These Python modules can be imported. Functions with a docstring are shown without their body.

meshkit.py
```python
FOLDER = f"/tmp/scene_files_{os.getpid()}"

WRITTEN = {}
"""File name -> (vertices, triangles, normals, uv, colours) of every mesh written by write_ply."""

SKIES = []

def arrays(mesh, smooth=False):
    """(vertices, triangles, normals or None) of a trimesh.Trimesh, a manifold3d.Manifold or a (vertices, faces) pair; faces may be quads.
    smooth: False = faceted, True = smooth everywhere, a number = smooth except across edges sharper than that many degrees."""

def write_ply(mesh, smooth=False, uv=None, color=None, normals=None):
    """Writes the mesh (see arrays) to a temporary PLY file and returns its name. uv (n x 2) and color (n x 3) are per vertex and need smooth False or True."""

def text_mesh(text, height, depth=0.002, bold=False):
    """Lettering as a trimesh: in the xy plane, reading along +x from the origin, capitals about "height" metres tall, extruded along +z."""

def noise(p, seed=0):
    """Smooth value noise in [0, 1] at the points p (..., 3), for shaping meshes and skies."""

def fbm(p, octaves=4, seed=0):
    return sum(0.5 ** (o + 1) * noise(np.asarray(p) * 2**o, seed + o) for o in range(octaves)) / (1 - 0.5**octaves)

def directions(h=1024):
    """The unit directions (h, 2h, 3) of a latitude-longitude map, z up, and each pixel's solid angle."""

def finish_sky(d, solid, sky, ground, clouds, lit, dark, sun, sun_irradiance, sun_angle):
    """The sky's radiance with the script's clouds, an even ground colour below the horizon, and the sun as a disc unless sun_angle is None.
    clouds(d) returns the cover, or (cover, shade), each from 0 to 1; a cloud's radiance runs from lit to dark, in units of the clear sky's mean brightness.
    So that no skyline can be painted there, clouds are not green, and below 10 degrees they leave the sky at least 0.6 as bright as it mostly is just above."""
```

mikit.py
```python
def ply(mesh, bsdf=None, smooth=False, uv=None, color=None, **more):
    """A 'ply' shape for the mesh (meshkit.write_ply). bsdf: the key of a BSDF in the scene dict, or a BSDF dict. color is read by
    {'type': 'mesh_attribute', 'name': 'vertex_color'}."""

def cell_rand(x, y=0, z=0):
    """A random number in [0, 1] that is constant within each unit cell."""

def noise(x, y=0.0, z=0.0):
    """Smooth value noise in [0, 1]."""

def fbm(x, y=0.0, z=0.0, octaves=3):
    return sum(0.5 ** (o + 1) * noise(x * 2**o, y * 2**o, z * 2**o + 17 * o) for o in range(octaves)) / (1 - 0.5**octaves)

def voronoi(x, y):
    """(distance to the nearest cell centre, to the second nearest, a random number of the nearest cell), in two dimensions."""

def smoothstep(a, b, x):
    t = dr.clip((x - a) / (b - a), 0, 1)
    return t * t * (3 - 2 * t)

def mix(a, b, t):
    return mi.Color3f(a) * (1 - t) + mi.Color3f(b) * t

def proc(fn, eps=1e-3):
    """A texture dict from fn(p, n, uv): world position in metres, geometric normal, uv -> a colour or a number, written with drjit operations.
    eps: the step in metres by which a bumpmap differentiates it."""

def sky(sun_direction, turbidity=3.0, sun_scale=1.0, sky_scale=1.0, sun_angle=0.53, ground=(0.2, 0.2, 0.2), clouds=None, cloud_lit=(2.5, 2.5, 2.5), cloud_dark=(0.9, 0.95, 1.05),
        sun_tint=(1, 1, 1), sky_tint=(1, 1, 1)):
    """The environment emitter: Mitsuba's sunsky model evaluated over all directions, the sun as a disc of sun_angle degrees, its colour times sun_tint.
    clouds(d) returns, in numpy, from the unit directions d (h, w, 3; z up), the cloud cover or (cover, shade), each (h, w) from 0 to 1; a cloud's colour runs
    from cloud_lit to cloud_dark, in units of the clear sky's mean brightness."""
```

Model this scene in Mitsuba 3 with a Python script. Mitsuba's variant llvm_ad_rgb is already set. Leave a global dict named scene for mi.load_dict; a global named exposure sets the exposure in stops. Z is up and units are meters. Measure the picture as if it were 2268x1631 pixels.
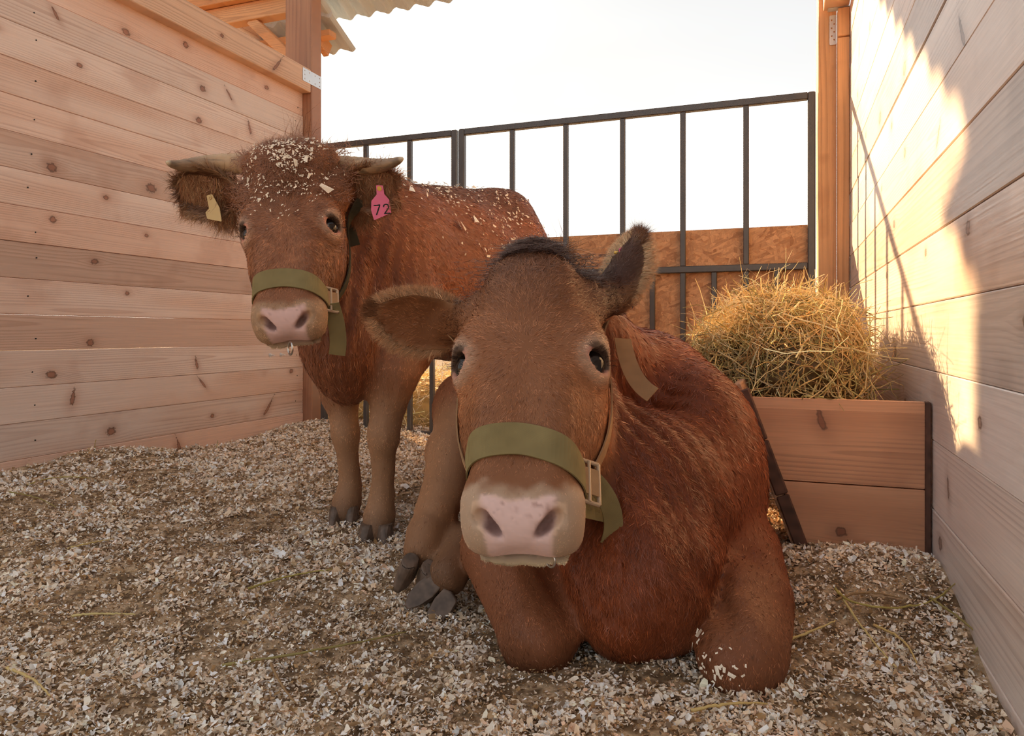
import math, random
import numpy as np, trimesh, drjit as dr, mitsuba as mi
import mikit, meshkit
from mikit import proc, noise, fbm, voronoi, cell_rand, smoothstep, mix
from scipy.interpolate import PchipInterpolator
from scipy.ndimage import gaussian_filter
from scipy.spatial import cKDTree

T = mi.ScalarTransform4f
scene, labels = {}, {}

# ------------------------------------------------------------------ camera, sky, sun, exposure
EYE_HEIGHT, YAW, FOCAL = 0.556, math.radians(20.35), 1607.0
W, H, U0, V0 = 2268.0, 1631.0, 1134.0, 738.0
scene['camera'] = {
    'type': 'perspective', 'fov_axis': 'x', 'fov': math.degrees(2 * math.atan(U0 / FOCAL)),
    'principal_point_offset_y': (H / 2 - V0) / H,
    'near_clip': 0.02, 'far_clip': 300.0,
    'to_world': T().look_at(origin=[0, 0, EYE_HEIGHT], target=[-math.sin(YAW), math.cos(YAW), EYE_HEIGHT], up=[0, 0, 1]),
}
SUN = (-1.0, 0.95, 0.58)
exposure = 2.92


def haze(d):
    """Thin milky haze, thickest along the horizon, thinning upward; a few faint wisps."""
    el = np.degrees(np.arcsin(np.clip(d[..., 2], -1, 1)))
    low = np.exp(-np.maximum(el, 0) / 34.0)
    wisps = meshkit.fbm(d * [3.0, 3.0, 9.0] + 4.0, 4, 3)
    return np.clip(0.62 + 0.36 * low + 0.22 * (wisps - 0.5), 0, 1), np.clip(1.0 - 1.2 * low + 0.3 * (wisps - 0.5), 0, 1)


scene['sky'] = mikit.sky(SUN, turbidity=4.0, sun_scale=1.6, sky_scale=1.0, sun_angle=0.7, ground=(0.40, 0.34, 0.28),
                         clouds=haze, cloud_lit=(1.75, 1.68, 1.58), cloud_dark=(1.16, 1.07, 0.99), sun_tint=(1.0, 0.86, 0.70))

# ------------------------------------------------------------------ helpers


def put(key, mesh, bsdf, smooth=False, label=None, cat=None, group=None, kind=None, **more):
    scene[key] = mikit.ply(mesh, bsdf, smooth, **more)
    tag(key, label, cat, group, kind)
    return key


def tag(key, label=None, cat=None, group=None, kind=None):
    d = {k: v for k, v in (('label', label), ('category', cat), ('group', group), ('kind', kind)) if v}
    if d:
        labels[key] = d


def numbered(base, i):
    return base if i == 0 else f'{base}_{i:03d}'


CY, SY = math.cos(YAW), math.sin(YAW)


def to_world(p):
    """Points given along the view's own axes (right, forward, up) in world axes; lengths and shapes are kept."""
    p = np.asarray(p, float)
    return np.stack([p[..., 0] * CY - p[..., 1] * SY, p[..., 0] * SY + p[..., 1] * CY, p[..., 2]], -1)


def P(u, v, Z):
    return np.array([(u - U0) / FOCAL * Z, Z, EYE_HEIGHT + (V0 - v) / FOCAL * Z])


def cat(meshes):
    vs, fs, at = [], [], 0
    for m in meshes:
        v, f = (m.vertices, m.faces) if hasattr(m, 'vertices') else m
        v, f = np.asarray(v, float), np.asarray(f, int)
        if f.shape[1] == 4:
            f = np.vstack([f[:, [0, 1, 2]], f[:, [0, 2, 3]]])
        vs.append(v); fs.append(f + at); at += len(v)
    return np.vstack(vs), np.vstack(fs)


def beam(a, b, w, h, up=(0, 0, 1), c=0.004):
    """A chamfered timber from a to b: w wide (across), h high (along up)."""
    a, b = np.asarray(a, float), np.asarray(b, float)
    d = (b - a) / np.linalg.norm(b - a)
    s = np.cross(d, up); s /= np.linalg.norm(s)
    t = np.cross(s, d)
    x, y = w / 2, h / 2
    c = min(c, x * .45, y * .45)
    ring = [(x - c, -y), (x, -y + c), (x, y - c), (x - c, y), (-x + c, y), (-x, y - c), (-x, -y + c), (-x + c, -y)]
    e = min(c, 0.01)
    def loop(p, k):
        return [p + s * q[0] * k + t * q[1] * (1 - (1 - k) * x / y if y > 0 else 1) for q in ring]
    k = 1 - e / x
    v = np.array(loop(a, k) + loop(a + d * e, 1) + loop(b - d * e, 1) + loop(b, k))
    f = []
    for r in range(3):
        for i in range(8):
            j = (i + 1) % 8
            f += [[r * 8 + i, r * 8 + j, r * 8 + 8 + j], [r * 8 + i, r * 8 + 8 + j, r * 8 + 8 + i]]
    for i in range(1, 7):
        f += [[0, i + 1, i], [24, 24 + i, 24 + i + 1]]
    return v, np.array(f)[:, ::-1]


def box(x0, x1, y0, y1, z0, z1, c=0.003):
    """An axis-aligned chamfered board running along its longest side."""
    lo, hi = np.array([x0, y0, z0], float), np.array([x1, y1, z1], float)
    m, s = (lo + hi) / 2, hi - lo
    k = int(np.argmax(s))
    a, b = m.copy(), m.copy()
    a[k], b[k] = lo[k], hi[k]
    if k == 2:
        return beam(a, b, s[0], s[1], (0, 1, 0), c)
    return beam(a, b, s[1 - k], s[2], (0, 0, 1), c)


def sweep(path, radii, sides=8, cap=True):
    path = np.asarray(path, float)
    radii = np.broadcast_to(np.asarray(radii, float), len(path))
    d = np.gradient(path, axis=0)
    d /= np.linalg.norm(d, axis=1, keepdims=True)
    s = np.cross(d[0], [0.3, 0.2, 1.0]); s /= np.linalg.norm(s)
    vs = []
    for p, t, r in zip(path, d, radii):
        s = s - t * (s @ t); s /= np.linalg.norm(s)
        q = np.cross(t, s)
        a = np.arange(sides) / sides * 2 * np.pi
        vs.append(p + r * (np.cos(a)[:, None] * s + np.sin(a)[:, None] * q))
    n = len(path)
    f = [[i * sides + j, i * sides + (j + 1) % sides, (i + 1) * sides + (j + 1) % sides, (i + 1) * sides + j] for i in range(n - 1) for j in range(sides)]
    f = np.array(f); f = np.vstack([f[:, [0, 1, 2]], f[:, [0, 2, 3]]])
    v = np.vstack(vs)
    if cap:
        c0, c1 = len(v), len(v) + 1
        v = np.vstack([v, path[:1], path[-1:]])
        i = np.arange(sides); j = (i + 1) % sides
        f = np.vstack([f, np.stack([j, i, i * 0 + c0], 1), np.stack([i + (n - 1) * sides, j + (n - 1) * sides, i * 0 + c1], 1)])
    return v, f


def bspline(pts, n):
    from scipy.interpolate import CubicSpline
    pts = np.asarray(pts, float)
    t = np.concatenate([[0], np.cumsum(np.linalg.norm(np.diff(pts, axis=0), axis=1))])
    return CubicSpline(t, pts)(np.linspace(0, t[-1], n))


def bed(x, y):
    """Height of the bedding: trodden hollows, low drifts along the walls, a dip towards the gate."""
    x, y = np.asarray(x, float), np.asarray(y, float)
    p = np.stack([x, y, x * 0], -1)
    z = -0.005 + 0.055 * (meshkit.fbm(p * 2.3 + 3.1, 3, 5) - 0.5) + 0.022 * (meshkit.fbm(p * 9.0, 3, 8) - 0.5)
    z = z - 0.065 * np.clip((y - 2.4) / 0.9, 0, 1)
    z += 0.05 * np.exp(-(((x + 2.75) / 0.35) ** 2 + ((y - 2.45) / 0.22) ** 2))
    z += 0.045 * np.exp(-(((x + 2.8) / 0.25) ** 2 + ((y - 3.9) / 0.3) ** 2))
    z += 0.075 * np.exp(-(((x - 0.2) / 0.25) ** 2 + ((y - 1.78) / 0.22) ** 2))
    z -= 0.03 * np.exp(-(((x - 0.3) / 0.2) ** 2 + ((y - 1.1) / 0.25) ** 2))
    return z

# ------------------------------------------------------------------ materials


def wood_fn(along, across, bands, board, pale, mid, dark, grey=0.0, ring=0.011, knot_every=0.55, contrast=1.0):
    """Plain-sawn softwood: arching growth rings along the board, bent around round and spike knots, each board its own tone."""
    def fn(p, n, uv):
        q = {'x': p.x, 'y': p.y, 'z': p.z}
        a, b = q[along], q[across]
        row = dr.floor((b - bands) / board)
        r1, r2, r3, r4 = (cell_rand(row, k, 1.0) for k in (3.0, 7.0, 11.0, 13.0))
        a = a + r1 * 7.3
        bl = (b - bands) - (row + 0.5) * board
        deflect, core, rim, halo = mi.Float(0), mi.Float(0), mi.Float(0), mi.Float(0)
        for k in (-1, 0, 1):
            cell = dr.floor(a / knot_every) + k
            rnd = lambda m: cell_rand(cell, row, m)
            ca = (cell + 0.15 + 0.7 * rnd(3.0)) * knot_every
            cb = (rnd(4.0) - 0.5) * board * 0.75
            size = 0.005 + 0.015 * rnd(5.0) * rnd(8.0) + 0.003
            on = dr.select(rnd(6.0) > 0.35, mi.Float(1), mi.Float(0))
            spike = dr.select(rnd(7.0) > 0.66, mi.Float(1), mi.Float(0))
            da, db = a - ca, bl - cb
            tilt = (rnd(9.0) - 0.5) * 1.8
            ua = da + spike * tilt * db
            wob = 1 + 0.5 * (noise(da * 160, db * 160, cell) - 0.5)
            rr = dr.sqrt(dr.square(ua / (1.25 - 0.45 * spike)) + dr.square(db / (1.0 + 2.4 * spike * (0.6 + 12 * db)))) / size * wob
            deflect += on * (1 - spike) * dr.exp(-dr.square(da / (size * 6)) - dr.square(db / (size * 3.0))) * dr.select(db > 0, 1.0, -1.0) * size * 1.5
            core = dr.maximum(core, on * (1 - smoothstep(0.85, 1.1, rr)))
            rim = dr.maximum(rim, on * smoothstep(0.6, 0.95, rr) * (1 - smoothstep(1.0, 1.35, rr)))
            halo = dr.maximum(halo, on * dr.exp(-dr.square(ua / (size * 3.0)) - dr.square(db / (size * (2.2 + 2.5 * spike)))))
        wander = 0.05 * (fbm(a * 0.9, row * 3.1, 2.0, 2) - 0.35)
        depth = 0.012 + 0.9 * wander + 0.02 * r4
        bb = bl - deflect - (r3 - 0.5) * board * 0.7 + 0.006 * (fbm(a * 3.0, b * 30, row, 2) - 0.5)
        R = dr.sqrt(dr.square(bb) + dr.square(depth))
        ph = R / ring * (0.75 + 0.7 * r2) + 0.6 * noise(a * 1.5, b * 20.0, row)
        saw = ph - dr.floor(ph)
        w = smoothstep(0.35, 0.88, saw) * (1 - smoothstep(0.90, 1.0, saw)) * smoothstep(0.25, 0.6, fbm(a * 1.7, b * 9.0, row + 3.0, 2))
        fibre = noise(a * 7.0, b * 420.0, row) * 0.6 + noise(a * 25.0, b * 1100.0, row) * 0.4
        stain = fbm(a * 1.3 + r3 * 9, b * 7.0, 4.0, 3)
        smear = smoothstep(0.58, 0.80, fbm(a * 4.5 + r1 * 31, b * 5.0, 9.0, 4))
        c = mix(mix(pale, mid, smoothstep(0.30, 0.75, stain * 0.7 + 0.5 * r1)), dark, (w * 0.34 + 0.12 * (fibre - 0.5)) * contrast)
        c = mix(c, mi.Color3f(dark) * 1.1, dr.clip(halo * 0.55 + smear * 0.30, 0, 1))
        c = mix(c, mi.Color3f(dark) * mi.Color3f(0.80, 0.62, 0.55), core * 0.75)
        c = mix(c, mi.Color3f(0.10, 0.05, 0.03), rim * 0.62)
        c = c * (0.88 + 0.24 * fibre) * (0.78 + 0.34 * r2)
        if grey:
            lum = mi.luminance(c)
            c = mix(c, mi.Color3f(lum * 1.16, lum * 1.14, lum * 1.12), grey * smoothstep(0.30, 0.70, fbm(a * 0.7, b * 2.2, 1.0, 3) + 0.12))
        return dr.clip(c, 0.01, 0.92)
    return fn


def grain_bump(along, across):
    def fn(p, n, uv):
        q = {'x': p.x, 'y': p.y, 'z': p.z}
        return 0.6 * noise(q[along] * 5.0, q[across] * 260.0) + 0.4 * noise(q[along] * 2.0, q[across] * 70.0)
    return fn


def matte(name, color, rough=0.6, spec=0.4, bump=None, height=0.0006, **more):
    b = {'type': 'principled', 'base_color': color, 'roughness': rough, 'specular': spec, **more}
    if bump is not None:
        b = {'type': 'bumpmap', 'scale': height, 'arbitrary': proc(bump, 0.001), 'bsdf': b}
    scene[name] = {'type': 'twosided', 'bsdf': b}
    return name


def rgb(r, g, b):
    return {'type': 'rgb', 'value': [r, g, b]}


PALE, MID, DARK = (0.80, 0.64, 0.545), (0.70, 0.47, 0.355), (0.38, 0.18, 0.11)
matte('mat_wall_left', proc(wood_fn('y', 'z', 0.033, 0.15, PALE, MID, DARK)), 0.5, 0.4, grain_bump('y', 'z'), 0.0005)
matte('mat_wall_right', proc(wood_fn('y', 'z', 0.005, 0.155, (0.80, 0.64, 0.53), (0.72, 0.52, 0.40), (0.36, 0.20, 0.13), 0.6)), 0.36, 0.6, grain_bump('y', 'z'), 0.0005)
ORANGE = ((0.72, 0.40, 0.20), (0.60, 0.28, 0.12), (0.28, 0.10, 0.04))
matte('mat_post', proc(wood_fn('z', 'x', 0.0, 0.23, *ORANGE, ring=0.02, knot_every=0.8)), 0.55, 0.3)
matte('mat_post_dark', proc(wood_fn('z', 'x', -3.1, 0.23, (0.46, 0.24, 0.14), (0.36, 0.16, 0.09), (0.16, 0.06, 0.035), ring=0.02, knot_every=0.8)), 0.5, 0.5)  # darker copy of the post wood, shadow side put into the colour
matte('mat_rail', proc(wood_fn('y', 'z', 2.125, 0.16, (0.76, 0.50, 0.34), (0.66, 0.38, 0.22), (0.34, 0.15, 0.08))), 0.5, 0.4)
matte('mat_beam', proc(wood_fn('x', 'z', 2.60, 0.2, *ORANGE)), 0.55, 0.3)
matte('mat_trough', proc(wood_fn('x', 'z', 0.03, 0.172, (0.64, 0.34, 0.20), (0.52, 0.25, 0.14), (0.24, 0.10, 0.06), ring=0.010, knot_every=0.42)), 0.5, 0.4)
matte('mat_trough_side', proc(wood_fn('y', 'z', 0.03, 0.172, (0.60, 0.36, 0.22), (0.45, 0.23, 0.13), (0.20, 0.09, 0.05))), 0.5, 0.4)
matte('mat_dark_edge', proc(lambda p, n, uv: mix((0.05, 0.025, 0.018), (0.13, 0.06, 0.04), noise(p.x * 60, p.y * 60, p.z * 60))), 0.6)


def osb(p, n, uv):
    c = mi.Color3f(0.46, 0.22, 0.10)
    for k, (sx, sz) in enumerate(((14.0, 58.0), (48.0, 17.0), (18.0, 64.0), (42.0, 22.0), (17.0, 70.0))):
        ang = mi.Float(0.62 * k + 0.25)
        x = p.x * dr.cos(ang) - p.z * dr.sin(ang)
        z = p.x * dr.sin(ang) + p.z * dr.cos(ang)
        d1, d2, r = voronoi(x * sx, z * sz)
        tone = cell_rand(r * 977, k, 2.0)
        flake = mix((0.30, 0.13, 0.06), (0.64, 0.36, 0.19), dr.power(tone, 0.8)) * (0.85 + 0.3 * noise(x * sx * 2, z * sz * 9))
        c = mix(c, flake, 0.8 * smoothstep(0.03, 0.10, d2 - d1) * dr.select(cell_rand(r * 733, k, 5.0) > 0.55, mi.Float(1), mi.Float(0)))
    return c


matte('mat_osb', proc(osb), 0.65, 0.3)
matte('mat_steel', proc(lambda p, n, uv: mix((0.040, 0.038, 0.042), (0.075, 0.065, 0.06), fbm(p.x * 30, p.y * 30, p.z * 14))), 0.36, 0.7)
scene['mat_zinc'] = {'type': 'twosided', 'bsdf': {'type': 'principled', 'base_color': rgb(0.72, 0.74, 0.76), 'metallic': 0.85, 'roughness': 0.42}}
scene['mat_chrome'] = {'type': 'twosided', 'bsdf': {'type': 'principled', 'base_color': rgb(0.55, 0.53, 0.50), 'metallic': 1.0, 'roughness': 0.25}}
scene['mat_buckle'] = {'type': 'twosided', 'bsdf': {'type': 'principled', 'base_color': rgb(0.50, 0.38, 0.26), 'metallic': 0.5, 'roughness': 0.4}}
matte('mat_roof', rgb(0.46, 0.52, 0.57), 0.5, 0.4)
matte('mat_black', rgb(0.012, 0.012, 0.012), 0.6)
vertex = {'type': 'mesh_attribute', 'name': 'vertex_color'}
matte('mat_chips', vertex, 0.75, 0.25)
matte('mat_hay', vertex, 0.55, 0.4)
matte('mat_skin', vertex, 0.62, 0.3)
matte('mat_hair', vertex, 0.42, 0.45)
matte('mat_hoof', proc(lambda p, n, uv: mix((0.03, 0.019, 0.013), (0.20, 0.13, 0.09), fbm(p.x * 70, p.y * 70, p.z * 50, 3))), 0.5, 0.5)
matte('mat_eye', rgb(0.010, 0.007, 0.006), 0.05, 0.45)


def webbing(base):
    def fn(p, n, uv):
        weave = 0.5 + 0.5 * dr.sin(uv.x * 6.2832) * dr.sin(uv.y * 6.2832)
        return mi.Color3f(base) * (0.82 + 0.26 * weave) * (0.8 + 0.4 * fbm(p.x * 40, p.y * 40, p.z * 40, 3))
    return proc(fn)


matte('mat_webbing', webbing((0.235, 0.185, 0.082)), 0.8, 0.2)
matte('mat_webbing_tan', webbing((0.36, 0.215, 0.11)), 0.8, 0.2)
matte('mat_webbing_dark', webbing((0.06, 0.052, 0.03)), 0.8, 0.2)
matte('mat_pink', rgb(0.90, 0.20, 0.36), 0.4)
matte('mat_beige_tag', rgb(0.62, 0.46, 0.22), 0.45)
matte('mat_yellow', rgb(0.85, 0.55, 0.10), 0.4)


def horn_fn(p, n, uv):
    t = uv.y
    c = mix((0.55, 0.36, 0.20), (0.30, 0.19, 0.11), smoothstep(0.2, 0.75, t + 0.3 * (fbm(p.x * 40, p.y * 40, p.z * 90) - 0.5)))
    c = mix(c, mi.Color3f(0.12, 0.09, 0.06), 0.65 * smoothstep(0.52, 0.7, fbm(p.x * 25, p.z * 110, p.y * 25, 3)) * smoothstep(0.15, 0.5, t))
    return mix(c, mi.Color3f(0.62, 0.50, 0.34), smoothstep(0.95, 1.0, t))


matte('mat_horn', proc(horn_fn), 0.4, 0.5)
matte('mat_earth', proc(lambda p, n, uv: mix((0.36, 0.29, 0.21), (0.26, 0.19, 0.13), fbm(p.x * 1.3, p.y * 1.3, 0, 4)) * (0.8 + 0.4 * noise(p.x * 25, p.y * 25))), 0.9, 0.1)
matte('mat_bed', proc(lambda p, n, uv: mix((0.17, 0.11, 0.06), (0.48, 0.35, 0.22), smoothstep(0.35, 0.65, fbm(p.x * 45, p.y * 45, 0, 3))) * (0.7 + 0.5 * noise(p.x * 260, p.y * 260))), 0.85, 0.2)
# ------------------------------------------------------------------ the setting
XL, XR, YG = -2.95, 0.318, 4.0
rng = np.random.default_rng(11)
put('ground', ([[-60, -30, -0.16], [60, -30, -0.16], [60, 90, -0.16], [-60, 90, -0.16]], [[0, 1, 2, 3]]), 'mat_earth', kind='structure', label='bare sunlit ground outside the stall')
put('floor', box(-3.05, 0.45, 0.0, 4.3, -0.15, -0.11), 'mat_earth', kind='structure', label='packed floor under the bedding')

tag('wall_left', 'left stall wall of pinkish brown horizontal planks', kind='structure')
for k in range(-1, 14):
    z = 0.033 + 0.15 * k
    o, gap = rng.uniform(0, 0.004), rng.uniform(0.0003, 0.0011)
    put('wall_left__' + numbered('plank', k + 1), box(XL - 0.032, XL - o, 0.75, YG, z + gap, z + 0.15 - gap, 0.0022), 'mat_wall_left')
i = 0
for k in range(0, 14):
    for y in (2.16, 3.93):
        y += rng.normal(0, 0.012)
        m = trimesh.creation.cylinder(0.0032, 0.002, sections=8)
        m.apply_transform(trimesh.transformations.rotation_matrix(math.pi / 2, [0, 1, 0]))
        m.apply_translation([XL - 0.0005, y, 0.033 + 0.15 * k + 0.075 + rng.normal(0, 0.02)])
        put('wall_left__' + numbered('nail', i), m, 'mat_black'); i += 1

tag('wall_right', 'right stall wall of pale planks greyed in patches, partly in sunlight', kind='structure')
for k in range(-1, 14):
    z = 0.005 + 0.155 * k
    o, gap = rng.uniform(0, 0.003), rng.uniform(0.0003, 0.0009) + (0.0011 if k in (4, 6, 8, 10) else 0)
    y0 = 0.25
    put('wall_right__' + numbered('plank', k + 1), box(XR + o, XR + 0.032, y0, YG, z + gap, z + 0.155 - gap, 0.0018), 'mat_wall_right')


def thing(key, meshes, mats, label, cat_, group=None, kind=None):
    """parts: {part name: mesh}"""
    tag(key, label, cat_, group, kind)
    for part, m in meshes.items():
        put(f'{key}__{part}', m, mats[part] if isinstance(mats, dict) else mats)
    return key


# top rails and posts
put('timber_rail', beam([XL + 0.010, 0.75, 2.205], [XL + 0.010, 3.995, 2.205], 0.11, 0.15), 'mat_rail',
    label='pale brown timber rail capping the left plank wall', cat='timber rail')
put('timber_rail_001', beam([0.257, 0.3, 2.25], [0.257, 3.97, 2.25], 0.118, 0.15), 'mat_rail',
    label='orange timber rail along the top of the right wall', cat='timber rail')
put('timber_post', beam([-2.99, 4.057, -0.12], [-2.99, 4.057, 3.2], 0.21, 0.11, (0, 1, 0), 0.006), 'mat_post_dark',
    label='thick timber post in painted shade at the far end of the left plank wall', cat='post')


def wavy_post():
    rows, v = 60, []
    for i in range(rows + 1):
        z = -0.12 + i / rows * 3.3
        w = 0.010 * (meshkit.fbm(np.array([[0.3, 0.7, z * 2.2]]), 3, 4)[0] - 0.45)
        x0, x1 = 0.178 + w, 0.262
        v += [[x0, 4.005, z], [x1, 4.0, z], [x1, 4.1, z], [x0 - 0.006, 4.1, z]]
    f = []
    for i in range(rows):
        for j in range(4):
            a, b = i * 4 + j, i * 4 + (j + 1) % 4
            f += [[a, b, b + 4], [a, b + 4, a + 4]]
    n = rows * 4
    return v, f + [[0, 3, 2], [0, 2, 1], [n, n + 1, n + 2], [n, n + 2, n + 3]]


put('timber_post_001', wavy_post(), 'mat_post', label='orange timber post with a wavy bark edge beside the gate, by the right wall', cat='post')
put('timber_stud', box(0.2625, 0.3165, 3.93, 3.995, -0.1, 2.02, 0.003), 'mat_post', label='narrow orange stud standing between the wavy post and the right wall', cat='timber stud')
put('timber_block', box(0.2635, 0.3165, 3.925, 3.992, 2.025, 2.165, 0.003), 'mat_post', label='short timber block on top of the narrow stud under the right rail', cat='timber block')


def plate(w, h, t=0.002, holes=()):
    from shapely.geometry import Point, box as sbox
    s = sbox(-w / 2 + 0.006, -h / 2 + 0.006, w / 2 - 0.006, h / 2 - 0.006).buffer(0.006, 3)
    for x, y in holes:
        s = s.difference(Point(x, y).buffer(0.0042, 2))
    return trimesh.creation.extrude_polygon(s, t, engine='earcut')


hs = [(x * 0.02, y * 0.026) for x in (-4, -1.5, 1.5, 4) for y in (-1, 1)] + [(-0.08, 0), (0.08, 0)]
m = plate(0.20, 0.085, 0.002, hs)
m.apply_transform(np.array([[0, 0, 1, XL + 0.066], [1, 0, 0, 4.005], [0, 1, 0, 2.225], [0, 0, 0, 1.0]]))
put('metal_plate', m, 'mat_zinc', label='perforated zinc nail plate joining the left rail to the post', cat='nail plate')
hs = [(0.006 * (-1) ** i, -0.05 + 0.02 * i) for i in range(6)]
a = plate(0.032, 0.15, 0.002, hs); a.apply_transform(np.array([[1, 0, 0, 0.245], [0, 0, -1, 3.996], [0, 1, 0, 2.085], [0, 0, 0, 1.0]]))
b = plate(0.10, 0.045, 0.002); b.apply_transform(np.array([[1, 0, 0, 0.268], [0, 1, 0, 3.955], [0, 0, 1, 2.1715], [0, 0, 0, 1.0]]))
put('angle_bracket', cat([a, b]), 'mat_zinc', label='perforated metal angle bracket under the right rail beside the wavy post', cat='bracket')

# two bolts on the left wall
for i, (u, v) in enumerate(((598, 787), (622, 786))):
    th = math.atan((u - U0) / FOCAL) - YAW
    y = XL / math.tan(th); Z = y * CY - XL * SY
    z = EYE_HEIGHT + (V0 - v) / FOCAL * Z
    w = trimesh.creation.cylinder(0.012, 0.003, sections=16); nut = trimesh.creation.cylinder(0.008, 0.009, sections=6); rod = trimesh.creation.cylinder(0.004, 0.03, sections=10)
    nut.apply_translation([0, 0, 0.006]); rod.apply_translation([0, 0, 0.015])
    M = trimesh.transformations.rotation_matrix(math.pi / 2, [0, 1, 0]); M[:3, 3] = [XL + 0.0015, y, z]
    key = numbered('bolt', i)
    tag(key, ('bolt end with nut on the left plank wall, the one farther from the gate', 'bolt end with nut on the left plank wall, the one nearer to the gate')[i], 'bolt')
    for part, m in (('washer', w), ('nut', nut), ('threaded_rod', rod)):
        m.apply_transform(M); put(f'{key}__{part}', m, 'mat_zinc')

# ------------------------------------------------------------------ the gate: two leaves of welded square tube
Z0, Z1, ZM = -0.085, 1.79, 0.90
TB = 0.036


def gate_leaf(key, x0, x1, bars, half_bars, label):
    tag(key, label, 'gate', 'two leaves of the metal gate')
    y = YG + 0.02
    tube = lambda a, b: beam(a, b, TB, TB, (0, 1, 0) if a[0] == b[0] else (0, 0, 1), 0.004)
    put(f'{key}__stile', tube([x0, y, Z0], [x0, y, Z1]), 'mat_steel')
    put(f'{key}__stile_001', tube([x1, y, Z0], [x1, y, Z1]), 'mat_steel')
    for i, z in enumerate((Z0 + TB / 2, ZM, Z1 - TB / 2)):
        put(f'{key}__' + numbered('rail', i), tube([x0 + TB / 2, y, z], [x1 - TB / 2, y, z]), 'mat_steel')
    i = 0
    thin = lambda a, b: beam(a, b, 0.028, 0.028, (0, 1, 0), 0.003)
    for x in bars:
        put(f'{key}__' + numbered('bar', i), thin([x, y, Z0 + TB], [x, y, ZM - TB / 2]), 'mat_steel'); i += 1
        put(f'{key}__' + numbered('bar', i), thin([x, y, ZM + TB / 2], [x, y, Z1 - TB]), 'mat_steel'); i += 1
    for x in half_bars:
        put(f'{key}__' + numbered('bar', i), thin([x, y, Z0 + TB], [x, y, ZM - TB / 2]), 'mat_steel'); i += 1


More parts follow.
